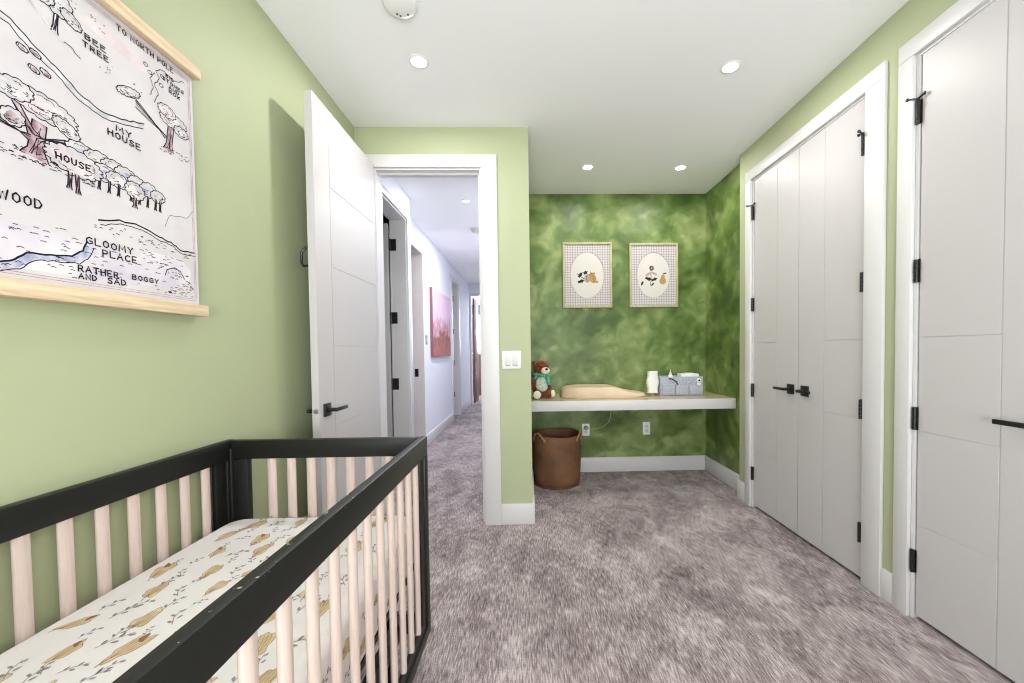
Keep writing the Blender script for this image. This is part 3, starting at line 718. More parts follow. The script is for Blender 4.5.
# clump of trees in the middle
for cy, cz, a, b, mi in ((1.06, 1.735, .034, .020, BLUE), (1.10, 1.732, .032, .022, GREY), (1.14, 1.728, .030, .022, GREY), (1.175, 1.722, .030, .022, BLUE), (1.115, 1.705, .030, .022, BLUE),
                          (1.15, 1.70, .028, .020, PINK), (1.205, 1.712, .026, .020, GREY), (1.24, 1.708, .026, .020, BLUE), (1.27, 1.70, .022, .017, GREY)):
    crown(cy, cz, a, b, mi, 8)
for y in (1.10, 1.125, 1.15, 1.185, 1.21, 1.235, 1.26, 1.275): trunk(y, 1.655, y + .003, 1.69, .0028, .0024, MAUVE)
crown(1.198, 1.69, .028, .022, PINK, 9); trunk(1.196, 1.64, 1.198, 1.672, .006, .004, MAUVE)
crown(1.045, 1.70, .062, .030, PINK, 13, -.05, hatch=False)
trunk(1.03, 1.628, 1.034, 1.672, .0045, .004, MAUVE); trunk(1.05, 1.622, 1.048, 1.672, .0045, .004, MAUVE); dashes(.99, 1.09, 1.655, 1.68, 26, .008)
# tree with a leaning bough on the right
trunk(1.312, 1.862, 1.325, 1.945, .013, .010, MAUVE); trunk(1.305, 1.90, 1.21, 1.958, .005, .003, MAUVE)
crown(1.19, 1.968, .034, .012, GREY, 9, .38); crown(1.335, 1.965, .045, .022, GREY, 11, .1); crown(1.312, 1.985, .028, .018, PINK, 8); crown(1.362, 1.945, .026, .015, GREY, 7)
dashes(1.28, 1.39, 1.848, 1.872, 26, .008)
line([(1.27, 1.99), (1.285, 2.02), (1.272, 2.045), (1.29, 2.07), (1.278, 2.092), (1.31, 2.105), (1.34, 2.10), (1.38, 2.118)], .002, INK, .004, 4)
line([(1.255, 2.0), (1.268, 2.03), (1.258, 2.055), (1.275, 2.08)], .0016, INK, .004, 4)
for y, z in ((1.245, 2.085), (1.258, 2.07), (1.30, 2.085), (1.295, 2.055)): crown(y, z, .006, .005, GREY, 5, hatch=False, ow=.0018)
# small tree at the top and little marks
trunk(1.012, 1.995, 1.02, 2.06, .0055, .004, GREY); crown(1.02, 2.075, .032, .030, GREY, 9); crown(.99, 2.07, .022, .020, GREY, 7); crown(1.05, 2.055, .024, .014, GREY, 7, -.4)
line([(.96, 2.035), (.985, 2.015), (1.005, 2.0)], .006, GREY, .003, 3); line([(1.03, 1.99), (1.05, 1.985), (1.068, 1.972)], .002, INK, .003, 3)
for y, z in ((.948, 1.912), (.972, 1.916), (.968, 1.878), (.99, 1.884)): crown(y, z, .010, .006, MAUVE, 5, -.4, hatch=False)
dashes(1.08, 1.25, 1.975, 2.01, 10, .004); dashes(1.05, 1.13, 2.08, 2.11, 12, .004)
# left part, beyond the picture's edge
for k in range(7): crown(.42 + k * .06, 1.72 + .03 * math.sin(k * 2.1), .04, .028, (GREY, PINK, BLUE)[k % 3], 9); trunk(.42 + k * .06, 1.64, .423 + k * .06, 1.69, .005, .004, MAUVE)
line([(.34, 1.9), (.45, 1.93), (.55, 1.90), (.62, 1.94)], .003, INK, .004, 5)
# lettering
text('TO NORTH POLE', 1.163, 2.122, .015, .175, .0032)
text('BEE', 1.080, 2.034, .013, .050, .0034); text('TREE', 1.074, 2.012, .013, .062, .0034)
text('MY', 1.150, 1.838, .015, .042); text('HOUSE', 1.128, 1.816, .016, .090)
text('BIG', 1.312, 2.094, .010, .026, .0028); text('STONES', 1.300, 2.078, .010, .076, .0028); text('AND', 1.322, 2.064, .010, .036, .0028); text('ROX', 1.322, 2.050, .010, .038, .0028)
text('HOUSE', 1.004, 1.692, .015, .076)
text('WOOD', .893, 1.556, .021, .078)
text('GLOOMY', 1.063, 1.504, .017, .120); text('PLACE', 1.102, 1.480, .017, .092)
text('RATHER', 1.042, 1.428, .015, .098, .0036); text('AND', 1.042, 1.410, .013, .042, .0034); text('SAD', 1.112, 1.410, .015, .048, .0036); text('BOGGY', 1.180, 1.432, .013, .080, .0034)
# printed border
for a in (.012, .018):
    ribbon(bm, [(PY0 + a, PZ0 + a + .012), (PY1 - a, PZ0 + a + .012)], .0012, pm(.0014), MAUVE); ribbon(bm, [(PY1 - a, PZ0 + a + .012), (PY1 - a, PZ1 - a - .012)], .0012, pm(.0014), MAUVE)
    ribbon(bm, [(PY0 + a, PZ1 - a - .012), (PY1 - a, PZ1 - a - .012)], .0012, pm(.0014), MAUVE); ribbon(bm, [(PY0 + a, PZ0 + a + .012), (PY0 + a, PZ1 - a - .012)], .0012, pm(.0014), MAUVE)
obj('printed_sheet', bm, [M['paper'], M['ink'], M['wash_grey'], M['wash_mauve'], M['wash_pink'], M['wash_blue'], M['marsh'], M['wash_pale']], wm, smooth='flat')
for nm, z0, z1 in (('bottom_bar', 1.344, 1.382), ('top_bar', 2.153, 2.19)):
    bm = B(); box(bm, XL + .001, XP - .0015, PY0 - .01, PY1 + .008, z0, z1, .0015); box(bm, XP + .0022, XP + .026, PY0 - .01, PY1 + .008, z0, z1, .0015)
    obj(nm, bm, M['bar_wood'], wm)
bm = B(); tube(bm, [(XL + .008, PY0 + .25, 2.19), (XL + .004, (PY0 + PY1) / 2, 2.42), (XL + .008, PY1 - .18, 2.19)], .002, 6)
tube(bm, [(XL + .0, (PY0 + PY1) / 2, 2.415), (XL + .015, (PY0 + PY1) / 2, 2.42)], .004, 8)
obj('hanging_cord', bm, M['felt_dark'], wm)

# ------------------------------------------------------------------ alcove: shelf and what stands on it
SZ = .786; SY = 3.338
bm = B(); box(bm, XC + .002, XA - .002, SY, YB - .001, SZ - .088, SZ - .003, .003)
shelf = tagp(obj('floating_shelf', bm, M['white_trim'], base=(.9, 3.6, SZ - .088)), 'thick white shelf spanning the alcove as a changing table', 'shelf')

bm = B(); box(bm, XC + .002, XA - .002, SY + .004, YB - .001, SZ - .003, SZ)
obj('top_panel', bm, vary(mat('glossy_tan_top', rgb(196, 178, 150), .18, .5), rgb(188, 170, 140), rgb(204, 188, 160), (1, 8, 1), 3), shelf)['label'] = 'glossy tan top surface'

# changing pad: rounded body, tall at the left and stepping down to a low right end
pad = B(); PX0, PX1, PYa, PYb = .292, 1.062, 3.44, 3.85
NU, NV = 56, 28
def sm(t): t = max(0, min(1, t)); return t * t * (3 - 2 * t)
grid = []
for i in range(NU + 1):
    u = -1 + 2 * i / NU; rowv = []
    for j in range(NV + 1):
        v = -1 + 2 * j / NV
        # square -> rounded footprint
        su, sv = u, v
        px = su * math.sqrt(max(0, 1 - .30 * sv ** 4)); py = sv * math.sqrt(max(0, 1 - .42 * su ** 4))
        waist = 1 - .08 * math.exp(-((u - .25) / .3) ** 2)
        x = (PX0 + PX1) / 2 + px * (PX1 - PX0) / 2; y = (PYa + PYb) / 2 + py * waist * (PYb - PYa) / 2
        e = max(abs(u) ** 6, 0) + max(abs(v) ** 6, 0); edge = max(0, 1 - min(1, e)) ** .33
        hgt = .118 - .066 * sm((u - .12) / .75)
        dish = .030 * (1 - v * v) ** 1.0 * (1 - abs(u) ** 4)
        rowv.append(pad.verts.new((x, y, SZ + .016 + (hgt - .016) * edge - dish * edge)))
    grid.append(rowv)
for i in range(NU):
    for j in range(NV): pad.faces.new((grid[i][j], grid[i + 1][j], grid[i + 1][j + 1], grid[i][j + 1]))
rim = [grid[i][0] for i in range(NU + 1)] + [grid[NU][j] for j in range(1, NV + 1)] + [grid[i][NV] for i in range(NU - 1, -1, -1)] + [grid[0][j] for j in range(NV - 1, 0, -1)]
c0 = Vector(((PX0 + PX1) / 2, (PYa + PYb) / 2, 0)); low = []
for v in rim:
    d = v.co - c0; low.append(pad.verts.new((c0.x + d.x * .985, c0.y + d.y * .97, SZ + .001)))
n = len(rim)
for k in range(n): pad.faces.new((rim[k], rim[(k + 1) % n], low[(k + 1) % n], low[k]))
pad.faces.new(low)
tagp(obj('changing_pad', pad, M['pad'], base=(.68, 3.64, SZ), angle=60), 'tan contoured changing pad lying on the white shelf', 'changing pad')

# teddy bear seated at the left end
tb = thing('teddy_bear', (.115, 3.56, SZ), 'small seated brown teddy bear with a green scarf on the shelf', 'teddy bear')
bm = B(); z0 = SZ
ell(bm, (.108, 3.585, z0 + .105), (.066, .058, .108)); ell(bm, (.112, 3.57, z0 + .262), (.064, .060, .068))
ell(bm, (.062, 3.585, z0 + .306), (.020, .014, .022)); ell(bm, (.156, 3.605, z0 + .302), (.016, .014, .018))
ell(bm, (.082, 3.515, z0 + .036), (.033, .055, .035)); ell(bm, (.165, 3.55, z0 + .036), (.048, .042, .035), Matrix.Rotation(-.5, 3, 'Z'))
ell(bm, (.050, 3.55, z0 + .130), (.024, .034, .062), Matrix.Rotation(.25, 3, 'X')); ell(bm, (.168, 3.56, z0 + .125), (.026, .034, .060), Matrix.Rotation(-.3, 3, 'Y'))
ell(bm, (.140, 3.528, z0 + .245), (.034, .030, .030))
body = obj('body', bm, M['bear'], tb)
rm = body.modifiers.new('fuse', 'REMESH'); rm.mode = 'VOXEL'; rm.voxel_size = .006; rm.use_smooth_shade = True
smo = body.modifiers.new('soften', 'SMOOTH'); smo.iterations = 4
bm = B(); ell(bm, (.146, 3.513, z0 + .240), (.035, .026, .031)); muz = obj('muzzle', bm, M['cream'], tb); muz['label'] = 'cream muzzle'
bm = B(); ell(bm, (.156, 3.488, z0 + .256), (.012, .009, .009)); obj('nose', bm, M['black_metal'], muz)
for q in ((.104, 3.513, z0 + .278), (.166, 3.535, z0 + .280)):
    bm = B(); ell(bm, q, (.007, .005, .008), seg=10, rings=8); obj('eye', bm, M['black_metal'], tb)
for q, rr in (((.078, 3.468, z0 + .040), (.030, .010, .034)), ((.205, 3.527, z0 + .042), (.020, .017, .032))):
    bm = B(); ell(bm, q, rr); obj('foot_pad', bm, M['cream'], tb)['label'] = 'cream foot pad'
bm = B(); ell(bm, (.120, 3.540, z0 + .125), (.054, .020, .068)); obj('bib', bm, M['bib'], tb)['label'] = 'pale green printed bib'
bm = B(); tube(bm, [(.112 + .060 * math.cos(t), 3.572 + .058 * math.sin(t), z0 + .203 + .008 * math.sin(2 * t)) for t in [2 * PI * k / 20 for k in range(21)]], .014, 8)
tube(bm, [(.155, 3.528, z0 + .20), (.168, 3.520, z0 + .165), (.175, 3.518, z0 + .118)], [.017, .018, .014], 8); tube(bm, [(.078, 3.522, z0 + .20), (.060, 3.520, z0 + .17)], [.015, .012], 8)
obj('scarf', bm, M['teal'], tb)['label'] = 'teal green scarf'
tb.scale = (1.12, 1.12, 1.03); tb.location.x += .004

# white scalloped ornament on a small yellow foot
orn = thing('white_ornament', (1.147, 3.63, SZ), 'white scalloped ornament with a small yellow foot beside the grey caddy', 'ornament')
bm = B(); pr = []
for k in range(49):
    t = k / 48; z = t * .2
    hw = .048 + .010 * math.cos((t - .5) * 2 * PI * 1.0) * (1 if .25 < t < .75 else 0) - .004 * math.sin(t * PI * 7) ** 2
    pr.append((hw, z))
rings = []
for hw, z in pr:
    seg = 24
    rings.append([bm.verts.new((1.147 + hw * (abs(math.cos(a)) ** .6) * math.copysign(1, math.cos(a)), 3.63 + .032 * (abs(math.sin(a)) ** .6) * math.copysign(1, math.sin(a)), SZ + .026 + z)) for a in [2 * PI * (q + .5) / seg for q in range(seg)]])
for p, q in zip(rings, rings[1:]):
    for k in range(24): bm.faces.new((p[k], p[(k + 1) % 24], q[(k + 1) % 24], q[k]))
bm.faces.new(rings[0][::-1]); bm.faces.new(rings[-1]); obj('ornament_body', bm, M['white_plastic'], orn)
bm = B(); lathe(bm, [(0, 0.001), (.018, .001), (.018, .005), (.007, .009), (.007, .028), (0, .028)], (1.147, 3.63, SZ), 16); obj('foot', bm, M['yellow'], orn)['label'] = 'yellow foot'

# grey felt caddy with pockets
KX0, KX1, KY0, KY1, KH = 1.212, 1.606, 3.60, 3.80, .172
cd = thing('nappy_caddy', ((KX0 + KX1) / 2, 3.7, SZ), 'grey felt caddy with front pockets at the right of the shelf', 'caddy')
bm = boxes((KX0, KX1, KY0, KY0 + .006, SZ + .001, SZ + KH), (KX0, KX1, KY1 - .006, KY1, SZ + .001, SZ + KH), (KX0, KX0 + .006, KY0 + .006, KY1 - .006, SZ + .001, SZ + KH),
           (KX1 - .006, KX1, KY0 + .006, KY1 - .006, SZ + .001, SZ + KH), (KX0 + .006, KX1 - .006, KY0 + .006, KY1 - .006, SZ + .001, SZ + .007), (1.40, 1.406, KY0 + .006, KY1 - .006, SZ + .007, SZ + KH - .02), bev=.0015)
obj('body', bm, M['felt'], cd)
for xa, xb, hh in ((KX0 + .016, KX0 + .125, .106), (KX0 + .133, KX0 + .252, .098), (KX0 + .260, KX1 - .016, .100)):
    bm = B(); box(bm, xa, xb, KY0 - .018, KY0 - .013, SZ + .012, SZ + hh, .002); box(bm, xa, xa + .005, KY0 - .013, KY0, SZ + .012, SZ + hh); box(bm, xb - .005, xb, KY0 - .013, KY0, SZ + .012, SZ + hh); box(bm, xa + .005, xb - .005, KY0 - .013, KY0, SZ + .012, SZ + .016)
    obj('pocket', bm, M['felt'], cd)
bm = B()
pts = [(KX0 + .075, KY0 - .004, SZ + .158), (KX0 + .105, KY0 - .020, SZ + .152), (KX0 + .135, KY0 - .026, SZ + .130), (KX0 + .152, KY0 - .022, SZ + .104)]
tube(bm, pts, .006, 8); obj('strap', bm, M['felt_dark'], cd)['label'] = 'dark strap'
# contents of the caddy
bm = B(); box(bm, 1.420, 1.590, 3.64, 3.76, SZ + .0085, SZ + .196, .012, 3); box(bm, 1.465, 1.545, 3.655, 3.715, SZ + .196, SZ + .203, .003)
tagp(obj('wipes_pack', bm, M['white_plastic'], base=(1.5, 3.7, SZ + .008)), 'white wipes pack standing up out of the grey caddy', 'wipes')
bt = thing('lotion_bottle', (1.336, 3.69, SZ + .008), 'white pump bottle with thin nozzle poking out of the caddy', 'bottle')
bm = B(); lathe(bm, [(0, 0), (.027, 0), (.029, .01), (.029, .15), (.020, .172), (.010, .185), (.010, .19), (0, .19)], (1.336, 3.69, SZ + .0085), 20); obj('body', bm, M['white_plastic'], bt)
bm = B(); lathe(bm, [(0, .19), (.011, .19), (.011, .2), (.004, .203), (.003, .226), (0, .226)], (1.336, 3.69, SZ + .0085), 16); obj('nozzle', bm, M['white_plastic'], bt)
bt2 = thing('baby_monitor', (1.555, KY0 - .007, SZ + .098), 'small white camera with black lens clipped on the caddy pocket', 'camera')
bm = B(); box(bm, 1.538, 1.574, KY0 - .0285, KY0 - .0195, SZ + .092, SZ + .118, .003); lathe(bm, [(0, -.012), (.018, -.010), (.022, 0), (.018, .010), (0, .012)], (1.556, KY0 - .024, SZ + .138), 20, axis='y'); obj('body', bm, M['white_plastic'], bt2)
bm = B(); lathe(bm, [(0, -.0025), (.009, -.002), (.010, .003), (0, .004)], (1.556, KY0 - .0355, SZ + .139), 16, axis='y'); obj('lens', bm, M['black_metal'], bt2)['label'] = 'black lens'

# laundry basket under the shelf
lb = thing('laundry_basket', (.252, 3.625, 0), 'soft round brown basket on the carpet under the shelf', 'basket')
bm = B()
def wob(q, a):
    z = q.z; k = 1 + .012 * math.sin(3 * a + z * 9) + .010 * math.sin(2 * a - z * 14) - .030 * math.exp(-((z - .10) / .05) ** 2) * max(0, math.cos(a + 1.1)) ** 3
    return Vector((q.x * k, q.y * k, z + (.006 * math.sin(2 * a + .5) if z > .4 else 0)))
lathe(bm, [(0, .002), (.195, .002), (.207, .012), (.216, .05), (.221, .15), (.222, .30), (.221, .42), (.220, .455), (.218, .459), (.214, .455), (.211, .40), (.208, .2), (.203, .05), (.19, .02), (0, .018)], (.252, 3.625, 0), 56, wob=wob)
obj('body', bm, M['leather'], lb)
bm = B(); lathe(bm, [(.2145, .004), (.2185, .008), (.2185, .014), (.2145, .016)], (.252, 3.625, 0), 56); obj('base_seam', bm, M['leather'], lb)
for ca in (PI * 1.23, PI * -.13):
    bm = B(); pts = []
    for t in [k / 12 for k in range(13)]:
        a = ca + (t - .5) * .62; rr = .228 + .008 * math.sin(PI * t); pts.append((.252 + rr * math.cos(a), 3.625 + rr * math.sin(a), .425 + .062 * math.sin(PI * t)))
    tube(bm, pts, .008, 8)
    for q in (pts[0], pts[-1]): ell(bm, q, (.012, .012, .016), seg=10, rings=8)
    obj('handle', bm, vary(mat('handle_hide', rgb(150, 116, 86), .6, .3), rgb(140, 104, 76), rgb(160, 126, 96), nscale=30), lb)['label'] = 'lighter brown carrying handle'

# outlets and plug
def outlet(x0, x1, z0, z1, label):
    t = thing('wall_outlet', ((x0 + x1) / 2, YB, (z0 + z1) / 2), label, 'outlet', 'outlets under the shelf')
    bm = B(); box(bm, x0, x1, YB - .006, YB - .0005, z0, z1, .002); obj('cover_plate', bm, M['white_plastic'], t)
    bm = B(); xc = (x0 + x1) / 2; zc = (z0 + z1) / 2
    for zz in (zc - .022, zc + .022):
        lathe(bm, [(0, -.0085), (.0165, -.0085), (.0165, -.0055), (0, -.0055)], (xc, YB, zz), 18, axis='y')
    obj('socket', bm, M['white_trim'], t)
    bm = B()
    for zz in (zc - .022, zc + .022):
        for dx in (-.006, .006): box(bm, xc + dx - .0015, xc + dx + .0015, YB - .0092, YB - .0085, zz - .003, zz + .007)
    box(bm, xc - .002, xc + .002, YB - .0070, YB - .0055, zc - .002, zc + .002)
    obj('slots', bm, M['black_metal'], t)
outlet(.530, .606, .362, .482, 'white wall outlet with a plug in it, behind the basket')
outlet(1.138, 1.212, .362, .488, 'empty white wall outlet right of the one with a plug')
pg = thing('power_plug', (.568, YB - .01, .444), 'round grey plug in the left outlet with a thin pale cable', 'plug')
bm = B(); lathe(bm, [(0, -.045), (.016, -.045), (.020, -.040), (.021, -.0095), (0, -.0095)], (.568, YB, .444), 20, axis='y'); obj('plug_body', bm, M['grille'], pg)
bm = B(); tube(bm, [(.582, YB - .035, .444), (.62, YB - .02, .432), (.68, YB - .012, .434), (.74, YB - .010, .452), (.79, YB - .010, .49), (.815, YB - .010, .55), (.82, YB - .008, .62), (.82, YB - .006, .696)], .003, 8)
obj('cord', bm, M['cable'], pg)

# framed pictures
def picture(x0, x1, z0, z1, label, art):
    t = thing('picture_frame', ((x0 + x1) / 2, YB, z0), label, 'framed picture', 'framed pictures on the alcove wall')
    xc, zc = (x0 + x1) / 2, (z0 + z1) / 2; fw = .022; ya, yb = YB - .026, YB - .001
    bm = B(); box(bm, x0, x1, ya, yb, z0, z0 + fw, .002); box(bm, x0, x1, ya, yb, z1 - fw, z1, .002); box(bm, x0, x0 + fw, ya, yb, z0 + fw, z1 - fw, .002); box(bm, x1 - fw, x1, ya, yb, z0 + fw, z1 - fw, .002)
    obj('frame', bm, M['frame_wood'], t)
    a, b = (x1 - x0) * .347, (z1 - z0) * .357; NS = 72
    bm = B(); ins = []; outv = []; yv = YB - .013
    for k in range(NS):
        th = 2 * PI * k / NS; ins.append(bm.verts.new((xc + a * math.cos(th), yv, zc + b * math.sin(th))))
        hx, hz = (x1 - x0) / 2 - fw + .002, (z1 - z0) / 2 - fw + .002; s = 1 / max(abs(math.cos(th)) / hx, abs(math.sin(th)) / hz)
        outv.append(bm.verts.new((xc + s * math.cos(th), yv, zc + s * math.sin(th))))
    for k in range(NS): bm.faces.new((ins[k], ins[(k + 1) % NS], outv[(k + 1) % NS], outv[k]))
    r = bmesh.ops.extrude_face_region(bm, geom=list(bm.faces)); bmesh.ops.translate(bm, vec=(0, .003, 0), verts=[v for v in r['geom'] if isinstance(v, bmesh.types.BMVert)])
    mt = obj('mat_board', bm, M['gingham'], t); mt['label'] = 'gingham mat with an oval window'
    bm = B(); box(bm, x0 + fw - .002, x1 - fw + .002, YB - .0085, YB - .003, z0 + fw - .002, z1 - fw + .002)
    yp = YB - .0088
    L_ = [0]
    def mp(p):
        return (xc + p[0], yp - .00003 * L_[0], zc + p[1])
    ring = [((a - .003) * math.cos(2 * PI * k / 60), (b - .003) * math.sin(2 * PI * k / 60)) for k in range(60)]
    ribbon(bm, ring + ring[:2], .004, mp, 3)
    art(bm, mp, L_)
    obj('print', bm, [M['oval'], M['dark_ink'], M['ochre'], M['mauve_grey']], t, smooth='flat')
def pp(bm, mp, L_, pts, mi): L_[0] += 1; poly(bm, pts, mp, mi)
ar = random.Random(3)
def lobed(cx, cy, a, b, rot, n=7, amp=.28):
    out = []
    for k in range(n * 8):
        t = 2 * PI * k / (n * 8); r = 1 + amp * math.cos(n * t) * .7; x, y = a * r * math.cos(t), b * r * math.sin(t)
        out.append((cx + x * math.cos(rot) - y * math.sin(rot), cy + x * math.sin(rot) + y * math.cos(rot)))
    return out
def oval(cx, cy, a, b, rot): return [(cx + a * math.cos(t) * math.cos(rot) - b * math.sin(t) * math.sin(rot), cy + a * math.cos(t) * math.sin(rot) + b * math.sin(t) * math.cos(rot)) for t in [2 * PI * k / 24 for k in range(24)]]
def stroke(bm, mp, L_, pts, wd, mi): L_[0] += 1; ribbon(bm, pts, wd, mp, mi)
def art_left(bm, mp, L_):    # two dark leaves, a grey pebble and a large acorn
    stroke(bm, mp, L_, [(-.100, .016), (-.072, -.004), (-.040, -.030), (.0, -.052)], .007, 1)
    pp(bm, mp, L_, lobed(-.068, .004, .030, .014, .9, 5), 1); pp(bm, mp, L_, lobed(-.062, -.058, .034, .015, .35, 5), 1)
    pp(bm, mp, L_, oval(.002, -.030, .034, .042, -.2), 3); pp(bm, mp, L_, lobed(-.018, .026, .022, .016, .5, 5), 1); stroke(bm, mp, L_, [(-.004, .0), (-.006, -.03), (.0, -.06)], .006, 1)
    pp(bm, mp, L_, oval(.054, -.030, .034, .048, .35), 2); pp(bm, mp, L_, oval(.042, .006, .034, .018, .35), 2)
    for k in range(5): stroke(bm, mp, L_, [(.016 + k * .013, .014 + k * .004), (.022 + k * .013, -.006 + k * .005)], .003, 1)
    stroke(bm, mp, L_, [(.038, .02), (.034, .036)], .006, 1); stroke(bm, mp, L_, [(.058, .0), (.066, -.03), (.060, -.07)], .003, 1)
    pp(bm, mp, L_, lobed(.088, -.066, .024, .009, .15, 5), 2)
def art_right(bm, mp, L_):   # a dark seed-head on a stalk with leaves, and a pear
    stroke(bm, mp, L_, [(-.020, .07), (-.026, .02), (-.022, -.04), (-.030, -.10)], .006, 1)
    pp(bm, mp, L_, lobed(-.018, .070, .023, .023, 0, 9, .2), 1); pp(bm, mp, L_, oval(-.018, .070, .010, .010, 0), 3)
    pp(bm, mp, L_, oval(-.052, .012, .032, .012, .5), 3); pp(bm, mp, L_, oval(.008, .016, .034, .012, -.45 + PI), 3)
    pp(bm, mp, L_, lobed(-.050, -.034, .034, .015, -.35, 5), 1); pp(bm, mp, L_, lobed(.008, -.040, .032, .013, .4, 5), 1); pp(bm, mp, L_, oval(-.008, -.088, .020, .008, .8), 1)
    pp(bm, mp, L_, lobed(-.112, -.078, .024, .010, 1.2, 5), 1)
    pp(bm, mp, L_, oval(.092, -.056, .033, .034, 0), 2); pp(bm, mp, L_, oval(.094, -.018, .019, .026, -.1), 2); stroke(bm, mp, L_, [(.096, .006), (.102, .024)], .005, 1); pp(bm, mp, L_, oval(.116, .018, .015, .006, .3), 1)
picture(.352, .838, 1.628, 2.266, 'gingham matted framed picture with a wide tan and dark print, left one', art_left)
picture(1.010, 1.491, 1.628, 2.257, 'gingham matted framed picture with separate small figures, right one', art_right)

# light switch on the front wall
sw = thing('light_switch', (-.1125, YF, 1.15), 'white double light switch beside the doorway on the green wall', 'light switch')
bm = B(); box(bm, -.177, -.048, YF - .007, YF - .0005, 1.09, 1.213, .002); obj('cover_plate', bm, M['white_plastic'], sw)
for x in (-.1375, -.0875):
    bm = B(); vs = box(bm, x - .019, x + .019, YF - .0105, YF - .0065, 1.116, 1.187, .001); 
    obj('rocker', bm, M['white_trim'], sw)
    bm = B(); box(bm, x - .018, x + .018, YF - .0112, YF - .0085, 1.111, 1.116); obj('indicator', bm, M['grille'], sw)

# ------------------------------------------------------------------ hall things
hp = thing('painting', (X2, 6.02, 1.145), 'abstract pink and rust canvas painting on the hall wall', 'painting')
bm = B(); box(bm, X2 + .001, X2 + .04, 5.42, 6.62, 1.145, 2.09, .002); obj('stretched_canvas', bm, M['canvas_edge'], hp)
bm = B(); box(bm, X2 + .0402, X2 + .042, 5.421, 6.619, 1.146, 2.089); obj('painted_face', bm, M['canvas'], hp)
hs = thing('wall_switch', (X2, 5.21, 1.37), 'small switch plate on the hall wall left of the painting', 'light switch')
bm = B(); box(bm, X2 + .0005, X2 + .007, 5.165, 5.255, 1.31, 1.43, .002); obj('cover_plate', bm, M['grille'], hs)
bm = B(); box(bm, X2 + .007, X2 + .010, 5.192, 5.228, 1.34, 1.40, .001); obj('rocker', bm, M['white_trim'], hs)

# ------------------------------------------------------------------ ceiling fittings
def downlight(x, y, label, group, lens, power, col, r=.04):
    t = thing('ceiling_light', (x, y, HC), label, 'ceiling light', group)
    bm = B(); lathe(bm, [(r, -.004), (r + .010, -.0035), (r + .012, -.002), (r + .012, -.0003), (r, -.0003), (r, -.004)], (x, y, HC), 40); obj('trim_ring', bm, M['white_plastic'], t)
    bm = B(); lathe(bm, [(0, -.0035), (r - .0005, -.0035), (r - .0005, -.0008), (0, -.0008)], (x, y, HC), 40); obj('lens', bm, lens, t)['label'] = 'glowing lens'
    ld = bpy.data.lights.new('ceiling_lamp', 'AREA'); ld.shape = 'DISK'; ld.size = .078; ld.energy = power; ld.color = col
    lo = bpy.data.objects.new('ceiling_lamp', ld); COL.objects.link(lo); lo.parent = t; lo.location = (0, 0, -.006)
LW = 9
warm = (1, .98, .95)
downlight(-.552, 2.146, 'recessed ceiling light above the open bedroom door', 'recessed lights in the bedroom ceiling', M['lens'], LW, warm)
downlight(1.121, 2.171, 'recessed ceiling light nearest the double closet doors', 'recessed lights in the bedroom ceiling', M['lens'], LW, warm)
downlight(.519, 3.346, 'left recessed ceiling light in the alcove', 'recessed lights in the bedroom ceiling', M['lens'], LW * .72, warm)
downlight(1.306, 3.355, 'right recessed ceiling light in the alcove', 'recessed lights in the bedroom ceiling', M['lens'], LW * .72, warm)
downlight(-.606, 4.09, 'nearer recessed ceiling light in the hall', 'recessed lights in the hall ceiling', M['lens_hall'], 20, (.93, .96, 1), .034)
downlight(-.606, 5.40, 'farther recessed ceiling light in the hall', 'recessed lights in the hall ceiling', M['lens_hall'], 20, (.93, .96, 1), .034)
sd = thing('smoke_detector', (-.535, 1.775, HC), 'round white smoke detector at the top of the picture', 'smoke detector')
bm = B(); lathe(bm, [(0, -.036), (.050, -.036), (.064, -.030), (.071, -.016), (.072, -.0005), (0, -.0005)], (-.535, 1.775, HC), 48); obj('housing', bm, M['white_plastic'], sd)
for x, y in ((-.545, 1.818), (-.556, 1.807), (-.510, 1.810)):
    bm = B(); lathe(bm, [(0, -.0375), (.0042, -.0375), (.0042, -.033), (0, -.033)], (x, y, HC), 10); obj('vent_hole', bm, M['felt_dark'], sd)
hd = thing('smoke_detector', (-.625, 5.02, HC), 'small round detector between the two hall ceiling lights', 'smoke detector')
bm = B(); lathe(bm, [(0, -.045), (.04, -.045), (.06, -.025), (.065, -.0005), (0, -.0005)], (-.625, 5.02, HC), 32); obj('housing', bm, mat('aged_plastic', rgb(196, 194, 178), .5, .3), hd)

# ------------------------------------------------------------------ daylight and ceiling fill
def area(name, loc, rot, sx, sy, e, col):
    ld = bpy.data.lights.new(name, 'AREA'); ld.shape = 'RECTANGLE'; ld.size = sx; ld.size_y = sy; ld.energy = e; ld.color = col
    o = bpy.data.objects.new(name, ld); COL.objects.link(o); o.location = loc; o.rotation_euler = rot; return o
area('window_daylight', ((WX0 + WX1) / 2, YN - .03, (WZ0 + WZ1) / 2), (PI / 2, 0, 0), WX1 - WX0 - .14, WZ1 - WZ0 - .14, 40, (.94, .97, 1))
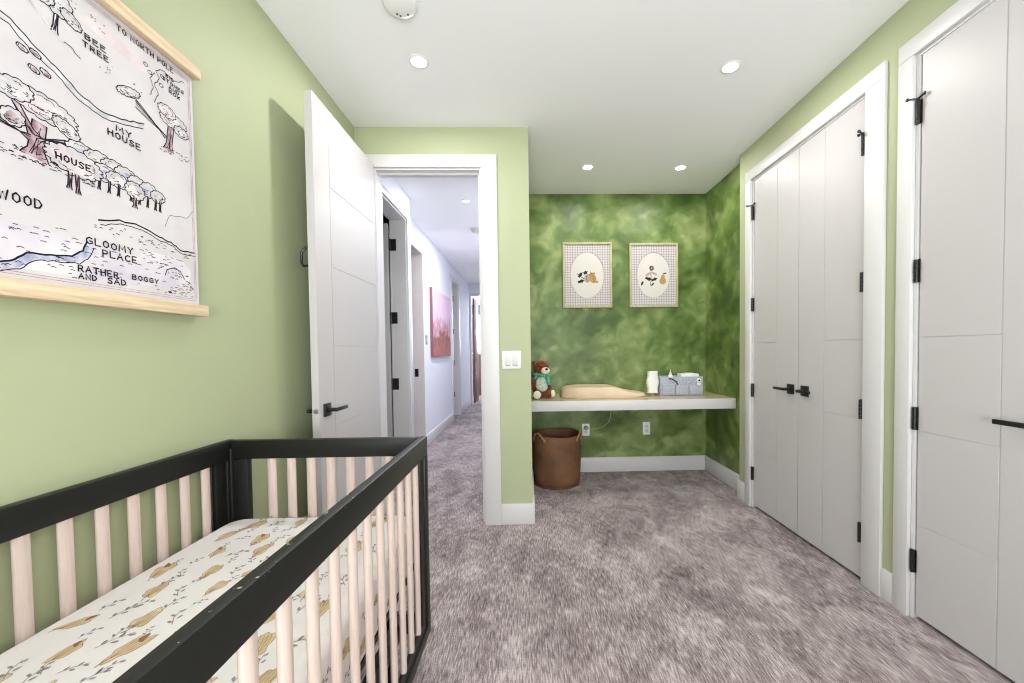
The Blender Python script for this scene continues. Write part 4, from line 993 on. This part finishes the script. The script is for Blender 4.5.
# added fill lamp in front of the window, tilted up to brighten the ceiling
area('ceiling_fill', ((WX0 + WX1) / 2, YN + .02, (WZ0 + WZ1) / 2 - .3), (PI / 2 + .75, 0, 0), WX1 - WX0 - .14, .9, 74, (.94, .96, 1))
area('far_window_daylight', ((FW0 + FW1) / 2, 11.5, 1.87), (-PI / 2, 0, 0), FW1 - FW0 - .14, 1.3, 90, (.86, .93, 1))
W = bpy.data.worlds.new('World'); S.world = W; W.use_nodes = True
wt = W.node_tree; bg = wt.nodes['Background']
sky = wt.nodes.new('ShaderNodeTexSky'); sky.sky_type = 'HOSEK_WILKIE'; sky.turbidity = 6; sky.sun_direction = Vector((.3, -.5, .8)).normalized()
wt.links.new(sky.outputs[0], bg.inputs[0]); bg.inputs[1].default_value = 1.4

# ------------------------------------------------------------------ camera
f, cx, cy, pi_, ya, ro, H = 397.4028, 538.1309, 361.3193, -.0266, .0261, -.0120, 1.2121
import sys
c, s = math.cos, math.sin
fw = Vector((s(ya) * c(pi_), c(ya) * c(pi_), s(pi_))); r0 = Vector((c(ya), -s(ya), 0)); u0 = r0.cross(fw)
rr = c(ro) * r0 + s(ro) * u0; uu = -s(ro) * r0 + c(ro) * u0
cam = bpy.data.cameras.new('camera'); co = bpy.data.objects.new('camera', cam); COL.objects.link(co)
mw = Matrix((rr, uu, -fw)).transposed().to_4x4(); mw.translation = Vector((0, 0, H)); co.matrix_world = mw
cam.sensor_fit = 'HORIZONTAL'; cam.sensor_width = 36; cam.lens = f / 1024 * 36
cam.shift_x = (512 - cx) / 1024; cam.shift_y = (cy - 341.5) / 1024
cam.clip_start = .02; cam.clip_end = 60
S.camera = co
vs_ = S.view_settings
S.display_settings.display_device = 'sRGB'
vs_.view_transform = 'Standard'; vs_.look = 'None'; vs_.gamma = 1; vs_.use_curve_mapping = False; vs_.exposure = 0.12
S.cycles.use_denoising = True
S.cycles.filter_width = 1.1
S.cycles.max_bounces = 12; S.cycles.diffuse_bounces = 8
S.cycles.sample_clamp_indirect = 6
